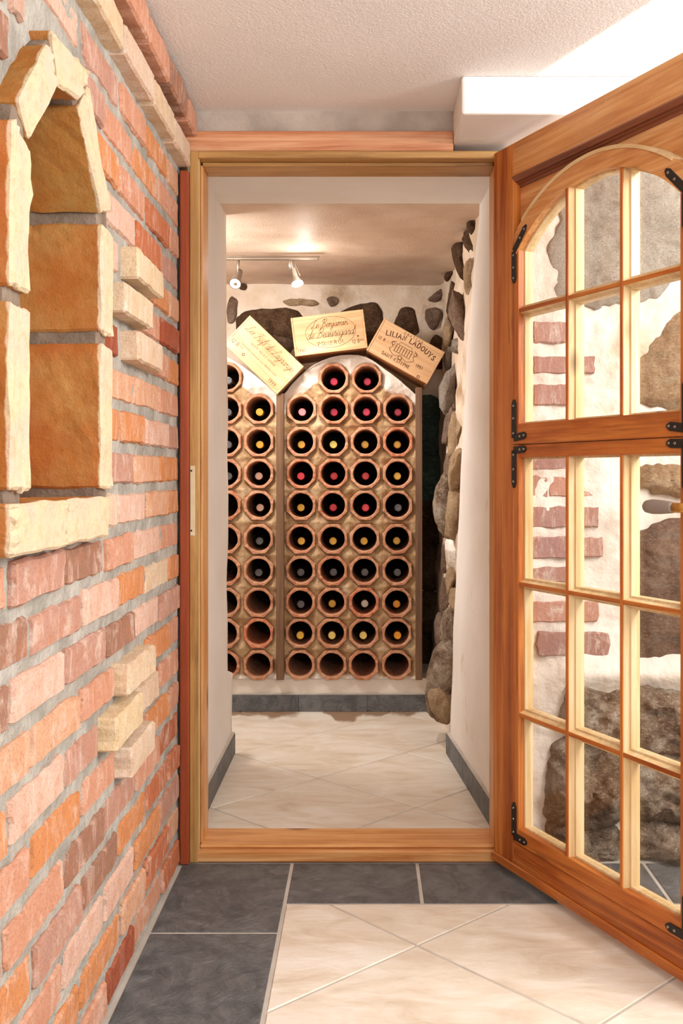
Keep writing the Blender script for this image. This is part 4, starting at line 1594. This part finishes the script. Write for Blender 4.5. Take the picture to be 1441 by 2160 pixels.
class Lines:
    """one printed line, ring or emblem = one Ink"""
    def __init__(self, mat):
        self.m, self.all, self.cur = mat, [], None

    def _new(self, nm):
        if self.cur: return self.cur
        i = Ink()
        self.all.append((i, nm, self.m))
        return i

    def caps(self, *a, **k): self._new('printed_line').caps(*a, **k)

    def script(self, *a, **k): self._new('printed_line').script(*a, **k)

    def ring(self, *a, **k): self._new('printed_ring').ring(*a, **k)

    def stroke(self, *a, **k): self._new('printed_mark').stroke(*a, **k)

    def emblem(self):
        self.cur = None
        self.cur = self._new('printed_emblem')


def crate(corner_px, label, d, depth, draw, ang_w_h):
    """corner_px = bottom-left front corner; ang = clockwise rotation in degrees, w, h in metres; local x along the front, y into the depth, z up"""
    ang, w, h = ang_w_h
    o = empty('wine_crate', P(corner_px[0], corner_px[1], d), (0, math.radians(ang), 0))
    tag(o, label, 'crate', 'wooden wine crates leaning on the rack arches')
    t = .009
    M1, M2 = wood('crate', 'x'), wood('crateside', 'y')
    def b(name, x0, x1, y0, y1, z0, z1, m, bev=.0012):
        bm = bmesh.new()
        bm_box(bm, x0, x1, y0, y1, z0, z1, bev)
        return bm_obj(name, bm, m, o)
    f = b('front_panel', t * .8, w - t * .8, 0.0008, t, 0.0, h, M1)
    b('back_panel', t, w - t, depth - t, depth, 0, h, M1)
    b('side_panel', 0, t * .8, 0, depth, 0, h, wood('crate', 'y'))
    b('side_panel', w - t * .8, w, 0, depth, 0, h, wood('crate', 'y'))
    b('bottom_panel', t * .8, w - t * .8, t, depth - t, 0, t * .8, wood('crateside', 'x'))
    b('lid', t * .8, w - t * .8, t, depth - t, h - t * .8, h - .0005, wood('crateside', 'x'))
    a, c = Lines(M_INK), Lines(M_INK_DARK)
    draw(a, c, w, h)
    for i_, nm, m in a.all + c.all:
        p = i_.build(nm, m, f)
        p.location = (0, .0003, 0)


def draw1(a, b, w, h):
    a.script('Les Fiefs de Lagrange', w * .50, h * .66, .033, .0011, wx=.86)
    b.caps('SAINT-JULIEN MEDOC', w * .5, h * .47, .0085, .0010, gap=.3)
    a.caps('CHATEAUX LAGRANGE S.A. PROPRIETAIRE', w * .5, h * .31, .0062, .0007, gap=.3, serif=False)
    b.caps('12 B', w * .05, h * .19, .015, .0015, serif=False, center=False)
    a.caps('TLES', w * .185, h * .235, .006, .0008, serif=False, center=False)
    b.caps("1999'", w * .78, h * .09, .014, .0013, serif=False, center=False)
    b.ring(w * .30, h * .15, .005, .005, .0022, 14)


def draw2(a, b, w, h):
    a.ring(w * .52, h * .52, w * .345, h * .40, .0011, 72)
    b.script('Le Benjamin', w * .51, h * .66, .031, .0011, wx=.92)
    b.script('de Beauregard', w * .51, h * .40, .035, .0012, wx=.92)
    b.caps('POMEROL', w * .52, h * .20, .0130, .0014, gap=.24, wx=1.35)
    b.caps('1997', w * .045, h * .09, .0125, .0013, serif=False, center=False)
    b.caps('12 B', w * .80, h * .16, .0125, .0013, serif=False, center=False)
    b.caps('TLES', w * .905, h * .20, .0052, .0008, serif=False, center=False)
    b.ring(w * .885, h * .33, .0025, .0025, .0022, 10)


def draw3(a, b, w, h):
    b.caps('CHATEAU', w * .52, h * .905, .0085, .0012, gap=.75, arc=.36)
    b.caps('LILIAN LADOUYS', w * .53, h * .745, .0185, .0032, gap=.22, arc=.33, wx=1.08)
    b.caps('12 B.', w * .06, h * .45, .0105, .0014, gap=.3, serif=False, center=False)
    b.caps('SAINT-ESTEPHE', w * .44, h * .115, .0125, .0018, gap=.18)
    b.stroke([(w * .503, h * .218), (w * .512, h * .245)], .001)
    b.caps('1997', w * .73, h * .26, .0115, .0015, serif=False, center=False)
    b.ring(w * .835, h * .055, .0050, .0050, .002, 14)
    # the emblem: a manor front with pillars between scrolls
    ex, ez, s = w * .47, h * .475, .033
    a.emblem()
    for i in range(7):
        x = ex - s + 2 * s * i / 6
        a.stroke([(x, ez - s * .45), (x, ez + s * .35)], .0022)
    a.stroke([(ex - s * 1.1, ez + s * .4), (ex + s * 1.1, ez + s * .4)], .0016)
    a.stroke([(ex - s * 1.1, ez - s * .5), (ex + s * 1.1, ez - s * .5)], .0016)
    a.stroke([(ex - s * .9, ez + s * .4), (ex - s * .75, ez + s * .75), (ex + s * .75, ez + s * .75), (ex + s * .9, ez + s * .4)], .0014)
    for k in (-1, 1):
        a.stroke([(p[0], p[1]) for p in spline([(ex + k * s * 1.2, ez + s * .6), (ex + k * s * 1.7, ez + s * .3), (ex + k * s * 1.35, ez - s * .1), (ex + k * s * 1.6, ez - s * .5), (ex + k * s * .9, ez - s * .95), (ex + k * s * .25, ez - s * .8)])], .0018)
        a.ring(ex + k * s * 1.45, ez + s * .25, s * .16, s * .18, .0013, 12)
    a.ring(ex, ez - s * .9, s * .22, s * .22, .0026, 14)


# (bottom-left corner is the pivot)
crate((471, 724), 'pale wooden wine crate tilted steeply down to the right, left of the three', 4.0, .28, draw1, (43.6, .289, .150))
crate((623, 752), 'pale wooden wine crate with oval script stamp on the arch top, middle one', 3.985, .28, draw2, (-7.0, .283, .150))
crate((773, 738.5), 'pale wooden wine crate with manor emblem beside the rubble wall, right one', 3.975, .25, draw3, (29.2, .269, .141))

# ------------------------------------------------------------------ track light on the cellar ceiling
tk = empty('track_light', (-.45, 3.83, 1.755))
tag(tk, 'brushed metal ceiling track with two small halogen spots, one lit', 'track light')
TZ = P(0, 546, 3.82).z
rl = box('rail', -.82, -.176, 3.812, 3.830, TZ - .004, TZ + .004, M_METAL, None, .002)
rl.parent = tk
rl.location -= Vector(tk.location)
bx_ = box('ceiling_bar', -.82, -.172, 3.842, 3.850, TZ + .012, TZ + .016, M_METAL, None, .001)
bx_.parent = tk
bx_.location -= Vector(tk.location)


def spot(px, py0, neck, head0, head1, r0, r1, lit):
    L0 = Vector(tk.location)
    bm = bmesh.new()
    bm_tube(bm, P(px, py0, 3.82) - L0, P(*neck, 3.82) - L0, .0055, n=12)
    o = bm_obj('spot_stem', bm, M_METAL, tk, True)
    bm = bmesh.new()
    a, b = P(*head0) - L0, P(*head1) - L0
    m = a.lerp(b, .55)
    bm_tube(bm, a, m, r0 * .8, r0, 20)
    bm_tube(bm, m, b, r0, r1, 20, False)
    hd_ = bm_obj('spot_head', bm, M_METAL, tk, False)
    dirv = (b - a).normalized()
    bm = bmesh.new()
    bm_tube(bm, b - dirv * .006, b - dirv * .001, r1 * .93, r1 * .9, 20)
    bl = bm_obj('bulb', bm, M_LAMP if lit else M_BULB, hd_, False)
    bm = bmesh.new()
    bm_tube(bm, b - dirv * .001, b + dirv * .003, r1 * .3, r1 * .2, 12)
    bm_obj('bulb_tip', bm, M_LAMP if lit else M_METAL, hd_, False)
    return b + L0


spot(502.5, 548, (502, 576), (505, 573, 3.84), (496, 599, 3.775), .016, .0225, False)
lamp_at = spot(611, 547, (612, 570), (619, 566, 3.82), (628, 600, 3.80), .010, .0225, True)
bm = bmesh.new()
L0 = Vector(tk.location)
bm_tube(bm, P(614, 550, 3.82) - L0, P(620, 578, 3.82) - L0, .0022, n=8)
bm_tube(bm, P(618, 549, 3.83) - L0, P(633, 582, 3.82) - L0, .0022, n=8)
bm_obj('lamp_bracket', bm, M_METAL, tk)
